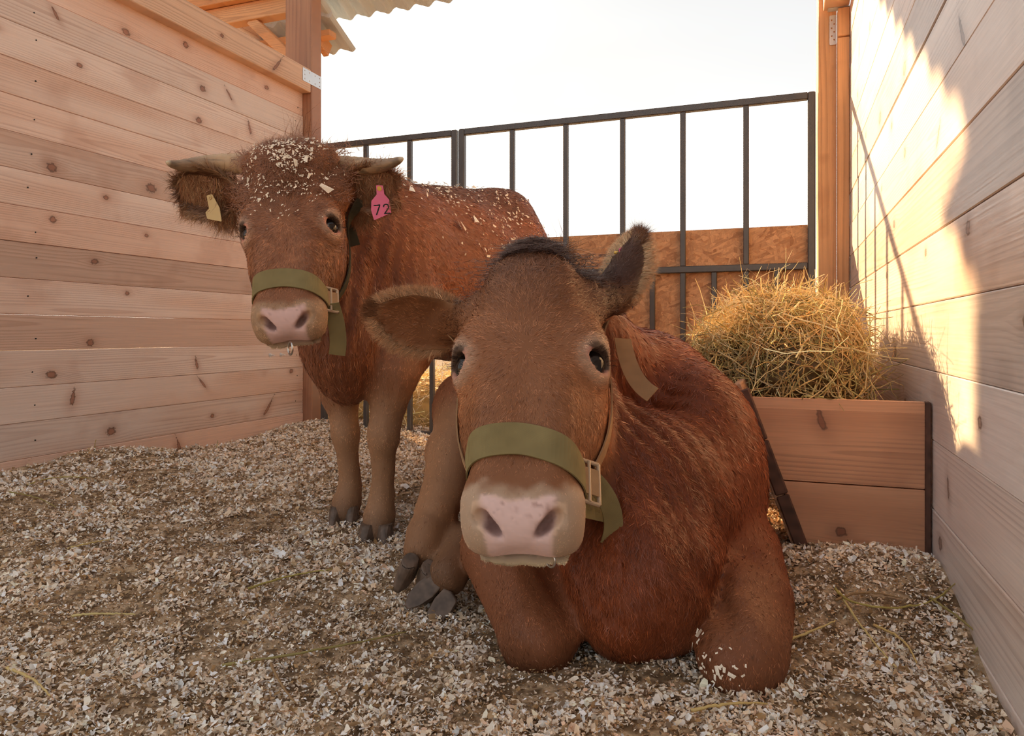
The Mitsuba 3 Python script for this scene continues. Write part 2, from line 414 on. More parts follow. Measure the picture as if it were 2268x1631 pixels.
gate_leaf('metal_gate', -2.80, -1.862, (-2.485, -2.17), (-2.64, -2.33, -2.015), 'black tubular metal gate leaf beside the thick left post, behind the standing bull')
gate_leaf('metal_gate_001', -1.812, 0.146, (-1.488, -1.160, -0.830, -0.500, -0.173), (-1.65, -1.324, -0.995, -0.665, -0.336, -0.019), 'wide black tubular metal gate leaf by the right post, half covered by a chipboard sheet')
put('chipboard_sheet', box(-1.72, 0.142, 4.042, 4.054, -0.02, 1.115, 0.001), 'mat_osb', label='reddish brown chipboard sheet fixed behind the lower half of the gate', cat='chipboard sheet')

# ------------------------------------------------------------------ roofs: pressed metal tile sheets, their undersides in view


def tile_roof(x0, x1, y_eave, z_eave, y_top, slope=0.5, pitch=0.183, step=0.35):
    nx = int((x1 - x0) / pitch * 12)
    ys = []
    L = y_eave - y_top
    k = 0
    while k * step < L:
        ys += [(k * step, 0.0), (min((k + 1) * step, L) - 0.012, 1.0)]; k += 1
    xs = np.linspace(x0, x1, nx + 1)
    wave = 0.019 * np.sin((xs - x1) / pitch * 2 * np.pi) + 0.006 * np.sin((xs - x1) / pitch * 4 * np.pi)
    V = np.array([[[x, y_eave - s, z_eave + s * slope + w + (0.018 * (1 - e))] for x, w in zip(xs, wave)] for s, e in ys])
    V = np.concatenate([V, V + [0, 0, 0.0008]])
    r, c = len(ys), nx + 1
    idx = np.arange(2 * r * c).reshape(2, r, c)
    q = lambda g: np.stack([g[:-1, :-1], g[:-1, 1:], g[1:, 1:], g[1:, :-1]], -1).reshape(-1, 4)
    return V.reshape(-1, 3), np.vstack([q(idx[0]), q(idx[1])[:, ::-1]])


put('metal_roof', tile_roof(-5.2, 1.2, 5.27, 3.20, 3.2), 'mat_roof', kind='structure', label='grey pressed metal tile roof over the stall, its wavy eave above the gate')  # inner end cut short to admit skylight; left end widened to block sun
put('metal_roof_001', tile_roof(-7.2, -3.357, 5.27, 2.932, 3.2), 'mat_roof', kind='structure', label='lower grey metal tile roof over the neighbouring stall, its wavy eave ending beside the left post')
put('timber_beam', beam([-6.4, 4.07, 2.76], [-3.10, 4.07, 2.76], 0.09, 0.12), 'mat_beam', label='long orange timber beam meeting the thick left post under the roof', cat='timber beam', group=None)
put('timber_beam_001', beam([-6.4, 4.02, 2.89], [-3.10, 4.02, 2.89], 0.09, 0.13), 'mat_beam', label='upper timber beam resting on the long beam beside the left post', cat='timber beam')
put('timber_beam_002', beam([-6.9, 5.0, 2.975], [-3.40, 5.0, 2.975], 0.10, 0.05), 'mat_beam', label='bright orange batten under the lower roof sheet beyond the post', cat='timber beam')
put('timber_brace', beam([-3.42, 4.07, 2.71], [-3.085, 4.07, 2.40], 0.06, 0.07), 'mat_beam', label='slanting orange timber brace under the lower roof behind the left post', cat='timber brace')
for i, (x, nth) in enumerate(((-3.55, 'first'), (-4.25, 'second'), (-4.95, 'third'), (-5.65, 'fourth'))):
    put(numbered('rafter', i), beam([x, 5.15, 2.91], [x, 3.25, 2.91 + 1.90 * 0.5], 0.05, 0.12), 'mat_beam',
        label=f'{nth} orange rafter left of the thick post under the lower metal roof', cat='rafter', group='rafters under the lower roof')
put('nail_plate', trimesh.creation.box([0.20, 0.004, 0.10], np.array([[1, 0, 0, -3.24], [0, 1, 0, 3.972], [0, 0, 1, 2.87], [0, 0, 0, 1.0]])), 'mat_zinc',
    label='grey nail plate on the upper beam beside the thick left post', cat='nail plate')
tag('wall_added_shade', 'added unseen plank partition beyond the left wall, shading the right wall', kind='structure')
for k in range(21):  # added out of view to cast a shadow edge on the right wall
    put('wall_added_shade__' + numbered('plank', k), box(-4.15, -4.12, 4.1, 5.72, -0.15 + 0.16 * k, 0.008 + 0.16 * k, 0.002), 'mat_wall_left')
# ------------------------------------------------------------------ tools for the cattle: a smooth implicit body, meshed as one surface, with a coat of hair on it
V3 = lambda *a: np.array(a, float)
unit = lambda v: np.asarray(v, float) / np.linalg.norm(v)


class Implicit:
    def __init__(self):
        self.prims = []

    def add(self, f, lo, hi, k=0.03, cut=False, flow=None, col=None, hair=None):
        self.prims.append(dict(f=f, lo=np.asarray(lo, float), hi=np.asarray(hi, float), k=k, cut=cut, flow=flow, col=col, hair=hair))

    def cone(self, a, ra, b, rb, k=0.03, squash=None, **kw):
        a, b = np.asarray(a, float), np.asarray(b, float)
        ab = b - a; L2 = ab @ ab

        def f(p):
            t = np.clip((p - a) @ ab / L2, 0, 1)
            off = p - a - t[..., None] * ab
            if squash is not None:
                e, s = squash
                off = off + (off @ e)[..., None] * e * (1 / s - 1)
            return np.sqrt((off * off).sum(-1)) - (ra + (rb - ra) * t)
        r = max(ra, rb) * (1.0 if squash is None else max(1.0, squash[1]))
        kw.setdefault('flow', ab / math.sqrt(L2))
        self.add(f, np.minimum(a, b) - r, np.maximum(a, b) + r, k, **kw)

    def ball(self, c, r, axes=None, k=0.03, **kw):
        c, r = np.asarray(c, float), np.asarray(r, float) * np.ones(3)
        A = np.eye(3) if axes is None else np.asarray(axes, float)

        def f(p):
            q = (p - c) @ A.T
            k0 = np.sqrt(((q / r) ** 2).sum(-1)); k1 = np.sqrt(((q / r ** 2) ** 2).sum(-1))
            return k0 * (k0 - 1) / np.maximum(k1, 1e-9)
        ext = np.abs(A.T) @ r
        self.add(f, c - ext, c + ext, k, **kw)

    def blend(self, d, e, k, cut):
        if cut:
            h = np.clip(0.5 - 0.5 * (d + e) / k, 0, 1)
            return d * (1 - h) - e * h + k * h * (1 - h)
        h = np.clip(0.5 + 0.5 * (d - e) / k, 0, 1)
        return d * (1 - h) + e * h - k * h * (1 - h)

    def at(self, p):
        d = np.full(p.shape[:-1], 9.0)
        for q in self.prims:
            d = self.blend(d, q['f'](p), q['k'], q['cut'])
        return d

    def grid(self, axes):
        D = np.full([len(a) for a in axes], 1.0, np.float32)
        for q in self.prims:
            m = 0.03 + q['k']
            sl = tuple(slice(max(0, np.searchsorted(a, l - m) - 1), np.searchsorted(a, h + m) + 1) for a, l, h in zip(axes, q['lo'], q['hi']))
            sub = [a[s] for a, s in zip(axes, sl)]
            if min(map(len, sub)) == 0:
                continue
            p = np.stack(np.meshgrid(*sub, indexing='ij'), -1)
            D[sl] = self.blend(D[sl], q['f'](p), q['k'], q['cut'])
        return D

    def mesh(self, axes):
        return surface_nets(self.grid(axes), axes)

    def fields(self, p, sigma=0.018):
        """Blended flow (direction the hair lies), colour and hair length at surface points."""
        flow, col, hair, ws = np.zeros_like(p), np.zeros_like(p), np.zeros(len(p)), np.zeros(len(p))
        for q in self.prims:
            if q['cut'] or q['col'] is None:
                continue
            near = np.all((p > q['lo'] - 0.12) & (p < q['hi'] + 0.12), axis=1)
            if not near.any():
                continue
            x = p[near]
            w = np.exp(-np.clip(q['f'](x), -0.05, 1) / sigma)
            call = lambda g: g(x) if callable(g) else np.asarray(g, float)
            flow[near] += w[:, None] * call(q['flow']); col[near] += w[:, None] * call(q['col']); hair[near] += w * call(q['hair']); ws[near] += w
        ws = np.maximum(ws, 1e-9)
        return flow / ws[:, None], col / ws[:, None], hair / ws


def surface_nets(D, axes):
    s = D < 0
    n = D.shape
    cnt = np.zeros([k - 1 for k in n], np.int8)
    offs = [(a, b, c) for a in (0, 1) for b in (0, 1) for c in (0, 1)]
    for o in offs:
        cnt += s[tuple(slice(i, i + k - 1) for i, k in zip(o, n))]
    cells = np.argwhere((cnt > 0) & (cnt < 8))
    vals = np.stack([D[tuple((cells + o).T)] for o in offs], 1)
    pos, num = np.zeros((len(cells), 3)), np.zeros(len(cells))
    for i in range(8):
        for ax, bit in ((0, 4), (1, 2), (2, 1)):
            if i & bit:
                continue
            a, b = vals[:, i], vals[:, i | bit]
            x = (a < 0) != (b < 0)
            t = np.where(x, a / np.where(x, a - b, 1), 0)
            q = np.array(offs[i], float) + np.eye(3)[ax] * t[:, None]
            pos += q * x[:, None]; num += x
    pos = cells + pos / num[:, None]
    V = np.stack([np.interp(pos[:, k], np.arange(n[k]), axes[k]) for k in range(3)], 1)
    ident = np.full(cnt.shape, -1, np.int64)
    ident[tuple(cells.T)] = np.arange(len(cells))
    faces = []
    for ax in range(3):
        u, w = (ax + 1) % 3, (ax + 2) % 3
        lo = [slice(None)] * 3; hi = [slice(None)] * 3
        lo[ax], hi[ax] = slice(0, -1), slice(1, None)
        e = np.argwhere(s[tuple(lo)] != s[tuple(hi)])
        e = e[(e[:, u] > 0) & (e[:, w] > 0) & (e[:, u] < n[u] - 1) & (e[:, w] < n[w] - 1)]
        flip = ~s[tuple(e.T)]
        def cell(du, dw):
            c = e.copy(); c[:, u] -= du; c[:, w] -= dw
            return ident[tuple(c.T)]
        a, b, c, d = cell(1, 1), cell(0, 1), cell(0, 0), cell(1, 0)
        f = np.stack([a, b, c, d], 1)
        f[flip] = f[flip][:, ::-1]
        faces.append(f)
    F = np.vstack(faces)
    F = np.vstack([F[:, [0, 1, 2]], F[:, [0, 2, 3]]])
    return V, F


def vnormals(V, F):
    fn = np.cross(V[F[:, 1]] - V[F[:, 0]], V[F[:, 2]] - V[F[:, 0]])
    N = np.zeros_like(V)
    for k in range(3):
        np.add.at(N, F[:, k], fn)
    return N / np.maximum(np.linalg.norm(N, axis=1, keepdims=True), 1e-12)


def relax(V, F, rounds=2, amount=0.5):
    import scipy.sparse as sp
    e = np.vstack([F[:, [0, 1]], F[:, [1, 2]], F[:, [2, 0]]]); e = np.vstack([e, e[:, ::-1]])
    A = sp.csr_matrix((np.ones(len(e)), (e[:, 0], e[:, 1])), shape=(len(V), len(V)))
    deg = np.maximum(np.asarray(A.sum(1)).ravel(), 1)
    for _ in range(rounds):
        for lam in (amount, -amount * 1.04):
            V = V + lam * ((A @ V) / deg[:, None] - V)
    return V


def fine_axis(lo, hi, coarse, zones):
    """Grid coordinates from lo to hi, spaced coarse except in zones (a, b, step)."""
    x, out = lo, [lo]
    while x < hi:
        step = coarse
        for a, b, s in zones:
            gap = max(a - x, x - b, 0)
            step = min(step, s + gap * 0.25)
        x += step; out.append(x)
    return np.array(out)


def strands(root, nrm, d, length, width, col, rng, curl=0.15, lift=0.11, tip=1.18, spread=0.20):
    """A coat: one tapering ribbon of three triangles per hair, lying along d on the skin."""
    n = len(root)
    d = d + rng.normal(0, spread, (n, 3)); d -= (d * nrm).sum(1, keepdims=True) * nrm
    d /= np.maximum(np.linalg.norm(d, axis=1, keepdims=True), 1e-9)
    L = (length * rng.uniform(0.6, 1.3, n))[:, None]
    lf = np.abs(rng.normal(lift, 0.5 * lift + .02, n))[:, None]
    side = np.cross(nrm, d) * 1.0 + nrm * rng.normal(0, 0.45, (n, 1))
    side -= (side * d).sum(1, keepdims=True) * d
    side /= np.maximum(np.linalg.norm(side, axis=1, keepdims=True), 1e-9)
    bend = np.cross(nrm, d) * rng.normal(0, curl, (n, 1))
    base = root - nrm * 0.001
    p1 = base + L * 0.5 * (d + nrm * lf * 1.3 + bend * 0.5)
    p2 = base + L * (d + nrm * lf * 0.9 + bend * 1.5)
    w = (np.asarray(width) * rng.uniform(0.6, 1.3, n))[:, None] * side
    V = np.stack([base - w, base + w, p1 - w * 0.75, p1 + w * 0.75, p2], 1)
    k = np.arange(n)[:, None, None] * 5
    F = (np.array([[0, 1, 3], [0, 3, 2], [2, 3, 4]])[None] + k).reshape(-1, 3)
    sn = nrm + d * rng.normal(0.10, 0.22, (n, 1)) + rng.normal(0, 0.22, (n, 3))
    sn /= np.linalg.norm(sn, axis=1, keepdims=True)
    tone = np.exp(rng.normal(0, 0.16, (n, 1)))
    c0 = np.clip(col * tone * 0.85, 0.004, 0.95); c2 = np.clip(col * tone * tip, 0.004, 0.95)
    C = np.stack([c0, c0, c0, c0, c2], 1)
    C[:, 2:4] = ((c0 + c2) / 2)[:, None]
    return V.reshape(-1, 3), F, np.repeat(sn, 5, axis=0), C.reshape(-1, 3)


def scatter(V, F, N, weight, count, rng):
    """count random points on the mesh: (points, normals, face indices, barycentric weights), thick where weight (per vertex) is high."""
    area = np.linalg.norm(np.cross(V[F[:, 1]] - V[F[:, 0]], V[F[:, 2]] - V[F[:, 0]]), axis=1)
    w = area * weight[F].mean(1)
    fi = rng.choice(len(F), count, p=w / w.sum())
    b = rng.dirichlet((1, 1, 1), count)
    tri = F[fi]
    mixv = lambda A: (A[tri] * b[..., None]).sum(1) if A.ndim == 2 else (A[tri] * b).sum(1)
    n = mixv(N); n /= np.linalg.norm(n, axis=1, keepdims=True)
    return mixv(V), n, mixv


class Head:
    """A bovine head: local axes x (to the viewer's right), s (from the poll down to the muzzle), n (outward from the face)."""

    def __init__(self, O, E, roll, widths, side_yaw=0.0, chin=True):
        self.chin = chin
        self.O, self.sc = O, np.linalg.norm(E - O) / 0.5
        self.F = unit(E - O)
        R = V3(math.cos(roll) * math.cos(side_yaw), math.sin(side_yaw), math.sin(roll))
        self.R = unit(R - self.F * (R @ self.F))
        self.N = np.cross(self.F, self.R)
        self.A = np.stack([self.R, self.F, self.N])
        s = np.linspace(-0.03, 0.53, 600)
        self.s = s
        self.w = PchipInterpolator(*zip(*widths))(s)
        self.nf = PchipInterpolator([-.03, 0, .03, .08, .14, .20, .27, .34, .40, .425, .45, .475, .50, .53], [-.09, -.045, .005, .042, .052, .050, .043, .037, .034, .028, .012, -.012, -.045, -.08])(s)
        self.nb = PchipInterpolator([-.03, 0, .03, .08, .14, .20, .27, .34, .40, .45, .475, .50, .53], [-.10, -.11, -.14, -.165, -.185, -.195, -.185, -.150, -.112, -.080, -.062, -.046, -.042])(s)

    def loc(self, p):
        return (p - self.O) @ self.A.T / self.sc

    def pt(self, x, s, n):
        return self.O + self.sc * (self.R * x + self.F * s + self.N * n)

    def loft(self, p):
        q = self.loc(p)
        x, s, n = q[..., 0], q[..., 1], q[..., 2]
        w, nf, nb = (np.interp(s, self.s, a) for a in (self.w, self.nf, self.nb))
        c, hh = (nf + nb) / 2, np.maximum((nf - nb) / 2, 0.004)
        t = (n - c) / hh
        w = w * (1 - 0.38 * np.clip((0.35 - t) / 1.35, 0, 1) ** 1.3)
        r = ((np.abs(x) / w) ** 2.7 + np.abs(t) ** 2.7) ** (1 / 2.7)
        d = (r - 1) * np.minimum(w, hh) * 0.9
        cap = np.maximum(-0.028 - s, s - 0.497)
        return np.maximum(d, cap) * self.sc

    def build(self, I, col_face, hair):
        H, sc = self, self.sc
        pts = np.array([H.pt(x, s, n) for x in (-.14, .14) for s in (-.05, .55) for n in (-.21, .09)])
        self.whorl = 0.225

        def flow(p):
            q = H.loc(p)
            x, s = q[..., 0], q[..., 1] - H.whorl
            f = np.stack([x * 1.3, s + 0.004, np.zeros_like(x)], -1)
            f /= np.maximum(np.linalg.norm(f, axis=-1, keepdims=True), 1e-6)
            return f @ H.A
        I.add(H.loft, pts.min(0), pts.max(0), 0.03, flow=flow, col=col_face, hair=hair)
        kw = dict(flow=flow, col=col_face, hair=hair)
        ball = lambda x, s, n, r, k, **o: I.ball(H.pt(x, s, n), np.array(r) * sc, H.A, k * sc, **o)
        for e in (-1, 1):
            ball(e * .082, .205, .006, (.030, .040, .034), .03, **kw)
            ball(e * .070, .27, -.095, (.036, .095, .075), .04, **kw)
            ball(e * .043, .438, .000, (.030, .038, .034), .025, **kw)
            ball(e * .040, .33, .022, (.022, .07, .016), .03, **kw)
        ball(0, .440, .000, (.062, .050, .036), .03, **kw)
        for e in (-1, 1):
            ball(e * .042, .466, -.014, (.027, .028, .030), .02, **kw)
        if self.chin:
            ball(-.018, .470, -.050, (.023, .026, .019), .012, **kw)
            ball(.018, .470, -.050, (.023, .026, .019), .012, **kw)
        self.nost = [surface_hit(I, H.pt(e * .0365, .474, -.07)[None], H.N[None], hi=.16)[0] for e in (-1, 1)]
        for e, c in zip((-1, 1), self.nost):
            nn = unit(H.N * .8 + H.F * .5 + H.R * e * .25)
            lo = unit(H.F - H.R * e * .62); lo = unit(lo - nn * (lo @ nn)); sd = np.cross(nn, lo)
            ax = np.stack([sd, lo, nn])
            self.__dict__.setdefault('nost_ax', []).append(ax)
            I.ball(c - nn * .004 * sc, np.array((.0068, .0205, .026)) * sc, ax, .006 * sc, cut=True)
            I.ball(c - lo * .012 * sc + H.R * e * .005 * sc, np.array((.010, .009, .016)) * sc, ax, .008 * sc, cut=True)
        ball(0, .490, -.036, (.075, .030, .0032), .008, cut=True)
        for e in (-1, 1):
            c = H.pt(e * .0845, .228, .001)
            out = unit(H.R * e * .69 + H.N * .72)
            up = unit(-H.F + out * (H.F @ out)); across = np.cross(out, up)
            up, across = up * .96 - across * e * .28, across * .96 + up * e * .28
            self.__dict__.setdefault('eyes', []).append((c, out, up, across, e))
            ax = np.stack([out, up, across])
            I.ball(c - out * .004 * sc, np.array((.022, .030, .036)) * sc, ax, .018 * sc, **kw)
            I.ball(c + out * .018 * sc, np.array((.020, .0138, .0215)) * sc, ax, .006 * sc, cut=True)


def ear(I, base, tip, opening, halfwidth, col_out, col_in, hair, curl=0.9, k=0.02, thick=0.011):
    base, tip = np.asarray(base, float), np.asarray(tip, float)
    L = np.linalg.norm(tip - base)
    A = (tip - base) / L
    O = unit(opening - A * (np.asarray(opening) @ A))
    B = np.cross(A, O)
    prof = PchipInterpolator([-.1, 0, .15, .4, .65, .85, 1.0, 1.1], [.34, .42, .72, 1.0, .95, .66, .22, .02])

    def parts(p):
        q = p - base
        a, b, c = q @ A / L, q @ B, q @ O
        wb = halfwidth * prof(np.clip(a, -.1, 1.1))
        return a, b, c, wb

    def f(p):
        a, b, c, wb = parts(p)
        t = np.abs(b) / np.maximum(wb, 0.004)
        cup = curl * wb * (np.minimum(t, 1.3) ** 2) * 0.7
        th = thick * (1.25 - 0.6 * np.clip(a, 0, 1)) * (1 - 0.35 * np.minimum(t, 1) ** 2)
        d1 = np.abs(c - cup + 0.3 * wb * curl) - th
        d2 = (t - 1) * np.maximum(wb, .01)
        d3 = np.maximum(-a - 0.05, a - 1.03) * L
        m = np.maximum(np.maximum(d1 * 0.75, d2), d3)
        return m

    def flow(p):
        a, b, c, wb = parts(p)
        g = b / np.maximum(wb, .005)
        return A * (0.6 + 0.4 * np.clip(a, 0, 1))[..., None] + B * (np.sign(g) * np.clip(np.abs(g), 0, 1.2) ** 1.5 * 1.1)[..., None]

    def col(p):
        a, b, c, wb = parts(p)
        t = np.abs(b) / np.maximum(wb, 0.004)
        inner = np.clip((c + 0.3 * wb * curl - curl * wb * np.minimum(t, 1.3) ** 2 * .7) / 0.006, 0, 1)
        edge = np.clip((t - 0.72) / 0.3, 0, 1) + np.clip((a - .9) / .1, 0, 1) * 0.5
        x = np.asarray(col_out) * (1 - inner[..., None]) + np.asarray(col_in) * inner[..., None]
        return x + np.clip(edge, 0, 1)[..., None] * (np.array((.62, .38, .21)) - x) * 0.6

    def hl(p):
        a, b, c, wb = parts(p)
        t = np.abs(b) / np.maximum(wb, 0.004)
        return hair * (0.6 + 1.0 * np.clip((t - .6) / .4, 0, 1) + 0.7 * np.clip((a - .75) / .25, 0, 1))
    ext = np.array([base - B * halfwidth - O * .06, base + B * halfwidth + O * .09, tip - B * halfwidth - O * .06, tip + B * halfwidth + O * .09])
    I.add(f, ext.min(0) - .01, ext.max(0) + .01, k, flow=flow, col=col, hair=hl)
    return dict(base=base, A=A, B=B, O=O, L=L, hw=halfwidth)


def paint_head(H, V, col, hair, face):
    """Markings of the face on vertex colours: pale muzzle, pink nose, rims of the eyes."""
    q = H.loc(V)
    x, s, n = q.T
    on = (s > -.05) & (s < .515) & (np.abs(x) < np.where(s > .35, .088, .14)) & (n > -.23) & (n < .12) & (H.loft(V) < .055) & (n > -.125 - .1 * (s < .40))
    wob = meshkit.fbm(V * 45, 3, 2) - .5
    sm = lambda a, b, t: np.clip((t - a) / (b - a), 0, 1) ** 2 * (3 - 2 * np.clip((t - a) / (b - a), 0, 1))
    def lay(c, m):
        m = (m * on)[:, None]
        return col * (1 - m) + np.asarray(c) * m
    back = sm(-.145, -.10, n)
    col = lay(face['muzzle'], sm(.422, .446, s + 0.03 * wob + 0.35 * np.maximum(np.abs(x) - .035, 0)) * back)
    hair = np.where(on, hair * (1 - 0.55 * sm(.38, .42, s)), hair)
    wpad = np.interp(s, [.40, .425, .46, .49, .53], [.038, .046, .044, .039, .038])
    pad = sm(.440, .450, s + .010 * wob + .25 * np.maximum(np.abs(x) - .02, 0)) * sm(.008, -.004, np.abs(x) - wpad + .006 * wob) * sm(-.042, -.036, n)
    col = lay(face['pad'], pad)
    spots = sm(.60, .72, meshkit.fbm(V * 150, 2, 7)) * pad * sm(.478, .455, s)
    col = lay((.36, .20, .17), spots * .6)
    col = col * (1 + .16 * (meshkit.fbm(V * 320, 2, 6) - .5) * pad)[:, None]
    hair = hair * (1 - np.clip(pad * 1.6, 0, 1) * on)
    for e in (-1, 1):
        dn = .018 * np.linalg.norm(((V - H.nost[(e + 1) // 2]) @ H.nost_ax[(e + 1) // 2].T) / H.sc / np.array((.0108, .0265, .042)), axis=1)
        col = lay(face['nostril'], sm(.018, .009, dn) * 0.95)
        hair = hair * (1 - sm(.030, .020, dn) * on)
    lip = sm(.010, .002, np.abs(n + .036)) * sm(.46, .48, s)
    col = lay((.16, .09, .06), lip * .6)
    chin = sm(-.037, -.044, n) * sm(.44, .46, s) * sm(-.112, -.10, n) * sm(.078, .05, np.abs(x)) * (s < .53)
    col = lay(face['chin'], chin)
    for c, out, up, across, e in H.eyes:
        d = V - (c + out * .016 * H.sc)
        a, b, o = d @ across / (.0225 * H.sc), d @ up / (.0150 * H.sc), d @ out / H.sc
        r = np.sqrt(a * a + b * b)
        pale = np.sqrt((a / 2.1) ** 2 + ((b - .1) / 2.7) ** 2)
        near = (np.abs(o) < .05)
        m = (sm(1.0, .55, pale) * near)[:, None] * 0.75
        col = col * (1 - m) + np.asarray(face['eye_ring']) * m
        m = (sm(1.5, 1.1, r) * near)[:, None] * np.where(b < 0, .85, .9)[:, None]
        rim = np.where((b < .15)[:, None], np.asarray(face['eye_low']), np.asarray((.05, .03, .022)))
        col = col * (1 - m) + rim * m
        hair = hair * (1 - sm(1.55, 1.25, r) * near)
    return col, hair


def eyeball(H, key, i, iris):
    c, out, up, across, e = H.eyes[i]
    r = .0218 * H.sc
    m = trimesh.creation.icosphere(4, r)
    m.apply_translation(c + out * .0035 * H.sc)
    m.vertices = to_world(m.vertices)
    put(key, m, 'mat_eye', True, label=iris)


def lashes(H, rng, n=90):
    out_ = []
    for c, out, up, across, e in H.eyes:
        t = rng.uniform(-1, 1, n)
        root = c + out * (.0235 * H.sc) - out * (.004 * H.sc * t[:, None] ** 2) + up * (.0125 * H.sc * (1 - .6 * t[:, None] ** 2)) + across * (.019 * H.sc * t[:, None])
        d = out * .55 - up * .25 + across * (0.9 * t[:, None]) + H.R * e * .5
        d = d / np.linalg.norm(d, axis=1, keepdims=True)
        nr = np.broadcast_to(up, d.shape)
        out_.append(strands(root, nr, d, np.full(n, .024 * H.sc), np.full(n, .0003), np.tile((.06, .03, .02), (n, 1)), rng, lift=.1, tip=1.0, spread=.12))
    return out_


def join_strands(ls):
    V, F, N, C, at = [], [], [], [], 0
    for v, f, n, c in ls:
        V.append(v); F.append(f + at); N.append(n); C.append(c); at += len(v)
    return np.vstack(V), np.vstack(F), np.vstack(N), np.vstack(C)


def put_strands(key, ls, mat='mat_hair', **kw):
    V, F, N, C = join_strands(ls)
    path = meshkit.write_ply((to_world(V), F), True, None, C, normals=to_world(N))
    scene[key] = {'type': 'ply', 'filename': path, 'face_normals': False, 'bsdf': {'type': 'ref', 'id': mat}}
    tag(key, kw.get('label'), kw.get('cat'), kw.get('group'), kw.get('kind'))


def surface_hit(I, start, d, lo=0.0, hi=0.4):
    """Outermost surface point along rays start + t d (marching in from hi)."""
    t = np.full(len(start), hi)
    for _ in range(60):
        v = I.at(start + d * t[:, None])
        t -= np.maximum(v, 0) * 0.7
        if np.max(v) < 4e-4:
            break
    return start + d * np.maximum(t, lo)[:, None]


def band(rowA, rowB, nA, nB, inner=0.001, thick=0.0025):
    """A closed strap: two edge lines with outward normals become a strip with thickness; uv counts threads."""
    rings = np.stack([rowA + nA * inner, rowB + nB * inner, rowB + nB * (inner + thick), rowA + nA * (inner + thick)], 1)
    n = len(rings)
    L = np.concatenate([[0], np.cumsum(np.linalg.norm(np.diff(rings[:, 0], axis=0), axis=1))])
    V, UV, F = [], [], []
    for k in range(4):
        a, b = rings[:, k], rings[:, (k + 1) % 4]
        w = np.linalg.norm(a[0] - b[0])
        at = len(V) * 0 + k * 2 * n
        V.append(np.stack([a, b], 1).reshape(-1, 3))
        UV.append(np.stack([np.stack([L / .0035, L * 0], 1), np.stack([L / .0035, L * 0 + w / .0025], 1)], 1).reshape(-1, 2))
        i = np.arange(n - 1) * 2 + at
        F.append(np.stack([i, i + 1, i + 3], 1)); F.append(np.stack([i, i + 3, i + 2], 1))
    V, UV, F = np.vstack(V), np.vstack(UV), np.vstack(F)
    for e in (0, n - 1):
        k = np.array([0, 1, 2, 3]) * 2 * n + e * 2
        F = np.vstack([F, [[k[0], k[1], k[2]], [k[0], k[2], k[3]]]])
    return V, F[:, ::-1], UV


def put_band(key, V, F, UV, mat, label=None):
    scene[key] = {'type': 'ply', 'filename': meshkit.write_ply((to_world(V), F), False, UV), 'face_normals': True, 'bsdf': {'type': 'ref', 'id': mat}}
    tag(key, label)


def free_strap(pts, widthdirs, w, n=24):
    c = bspline(pts, n)
    wd = bspline(np.asarray(widthdirs, float), n)
    t = np.gradient(c, axis=0); t /= np.linalg.norm(t, axis=1, keepdims=True)
    wd -= (wd * t).sum(1, keepdims=True) * t; wd /= np.linalg.norm(wd, axis=1, keepdims=True)
    nn = np.cross(t, wd)
    return band(c - wd * w / 2, c + wd * w / 2, nn, nn)


def frame_buckle(c, x, y, w, h, bar=0.0045):
    """A rectangular wire buckle with a middle bar."""
    n = np.cross(x, y)
    co = [(-w / 2, -h / 2), (w / 2, -h / 2), (w / 2, h / 2), (-w / 2, h / 2)]
    ms = []
    for i in range(4):
        a, b = co[i], co[(i + 1) % 4]
        ms.append(sweep([c + x * a[0] + y * a[1], c + x * b[0] + y * b[1]], bar, 8))
    ms.append(sweep([c + y * h / 2 + n * .003, c - y * h / 2 + n * .003], bar * .8, 8))
    return cat(ms)


def ring_mesh(c, axis, R, r):
    m = trimesh.creation.torus(R, r, 32, 10)
    m.apply_transform(trimesh.geometry.align_vectors([0, 0, 1], axis)); m.apply_translation(c)
    return m


def pick(I, u, v, far=4.0):
    """The first point of the body along the line of sight through a picture point."""
    d = unit(V3((u - U0) / FOCAL, 1, (V0 - v) / FOCAL))
    e = V3(0, 0, EYE_HEIGHT)
    t = 0.9
    while t < far:
        x = float(I.at((e + d * t)[None])[0])
        if x < 4e-4:
            break
        t += max(x, 4e-4) * .7
    return e + d * t


def claw(c, toe, down, side, r, h=.040):
    """One claw of a hoof: a rounded coronet narrowing forward to the toe over a flat sole."""
    pts = []
    for a in np.linspace(0, 2 * np.pi, 12, endpoint=False):
        pts.append(c - down * h + side * (math.cos(a) * .42 * r) + toe * (math.sin(a) * .50 * r))
        pts.append(c - down * h * .5 + side * (math.cos(a) * .48 * r) + toe * (math.sin(a) * .58 * r + .12 * r))
    for x, y in ((.10, 1.25), (-.14, 1.22), (.36, .75), (-.38, .75), (.47, .1), (-.47, .1), (.40, -.5), (-.40, -.5), (0, -.62)):
        pts.append(c + side * x * r + toe * y * r)
    m = trimesh.Trimesh(np.array(pts)).convex_hull
    v, f = trimesh.remesh.subdivide_to_size(m.vertices, m.faces, .009)
    m = trimesh.Trimesh(v, f); m.merge_vertices()
    trimesh.smoothing.filter_taubin(m, iterations=8)
    return np.array(m.vertices), np.array(m.faces)
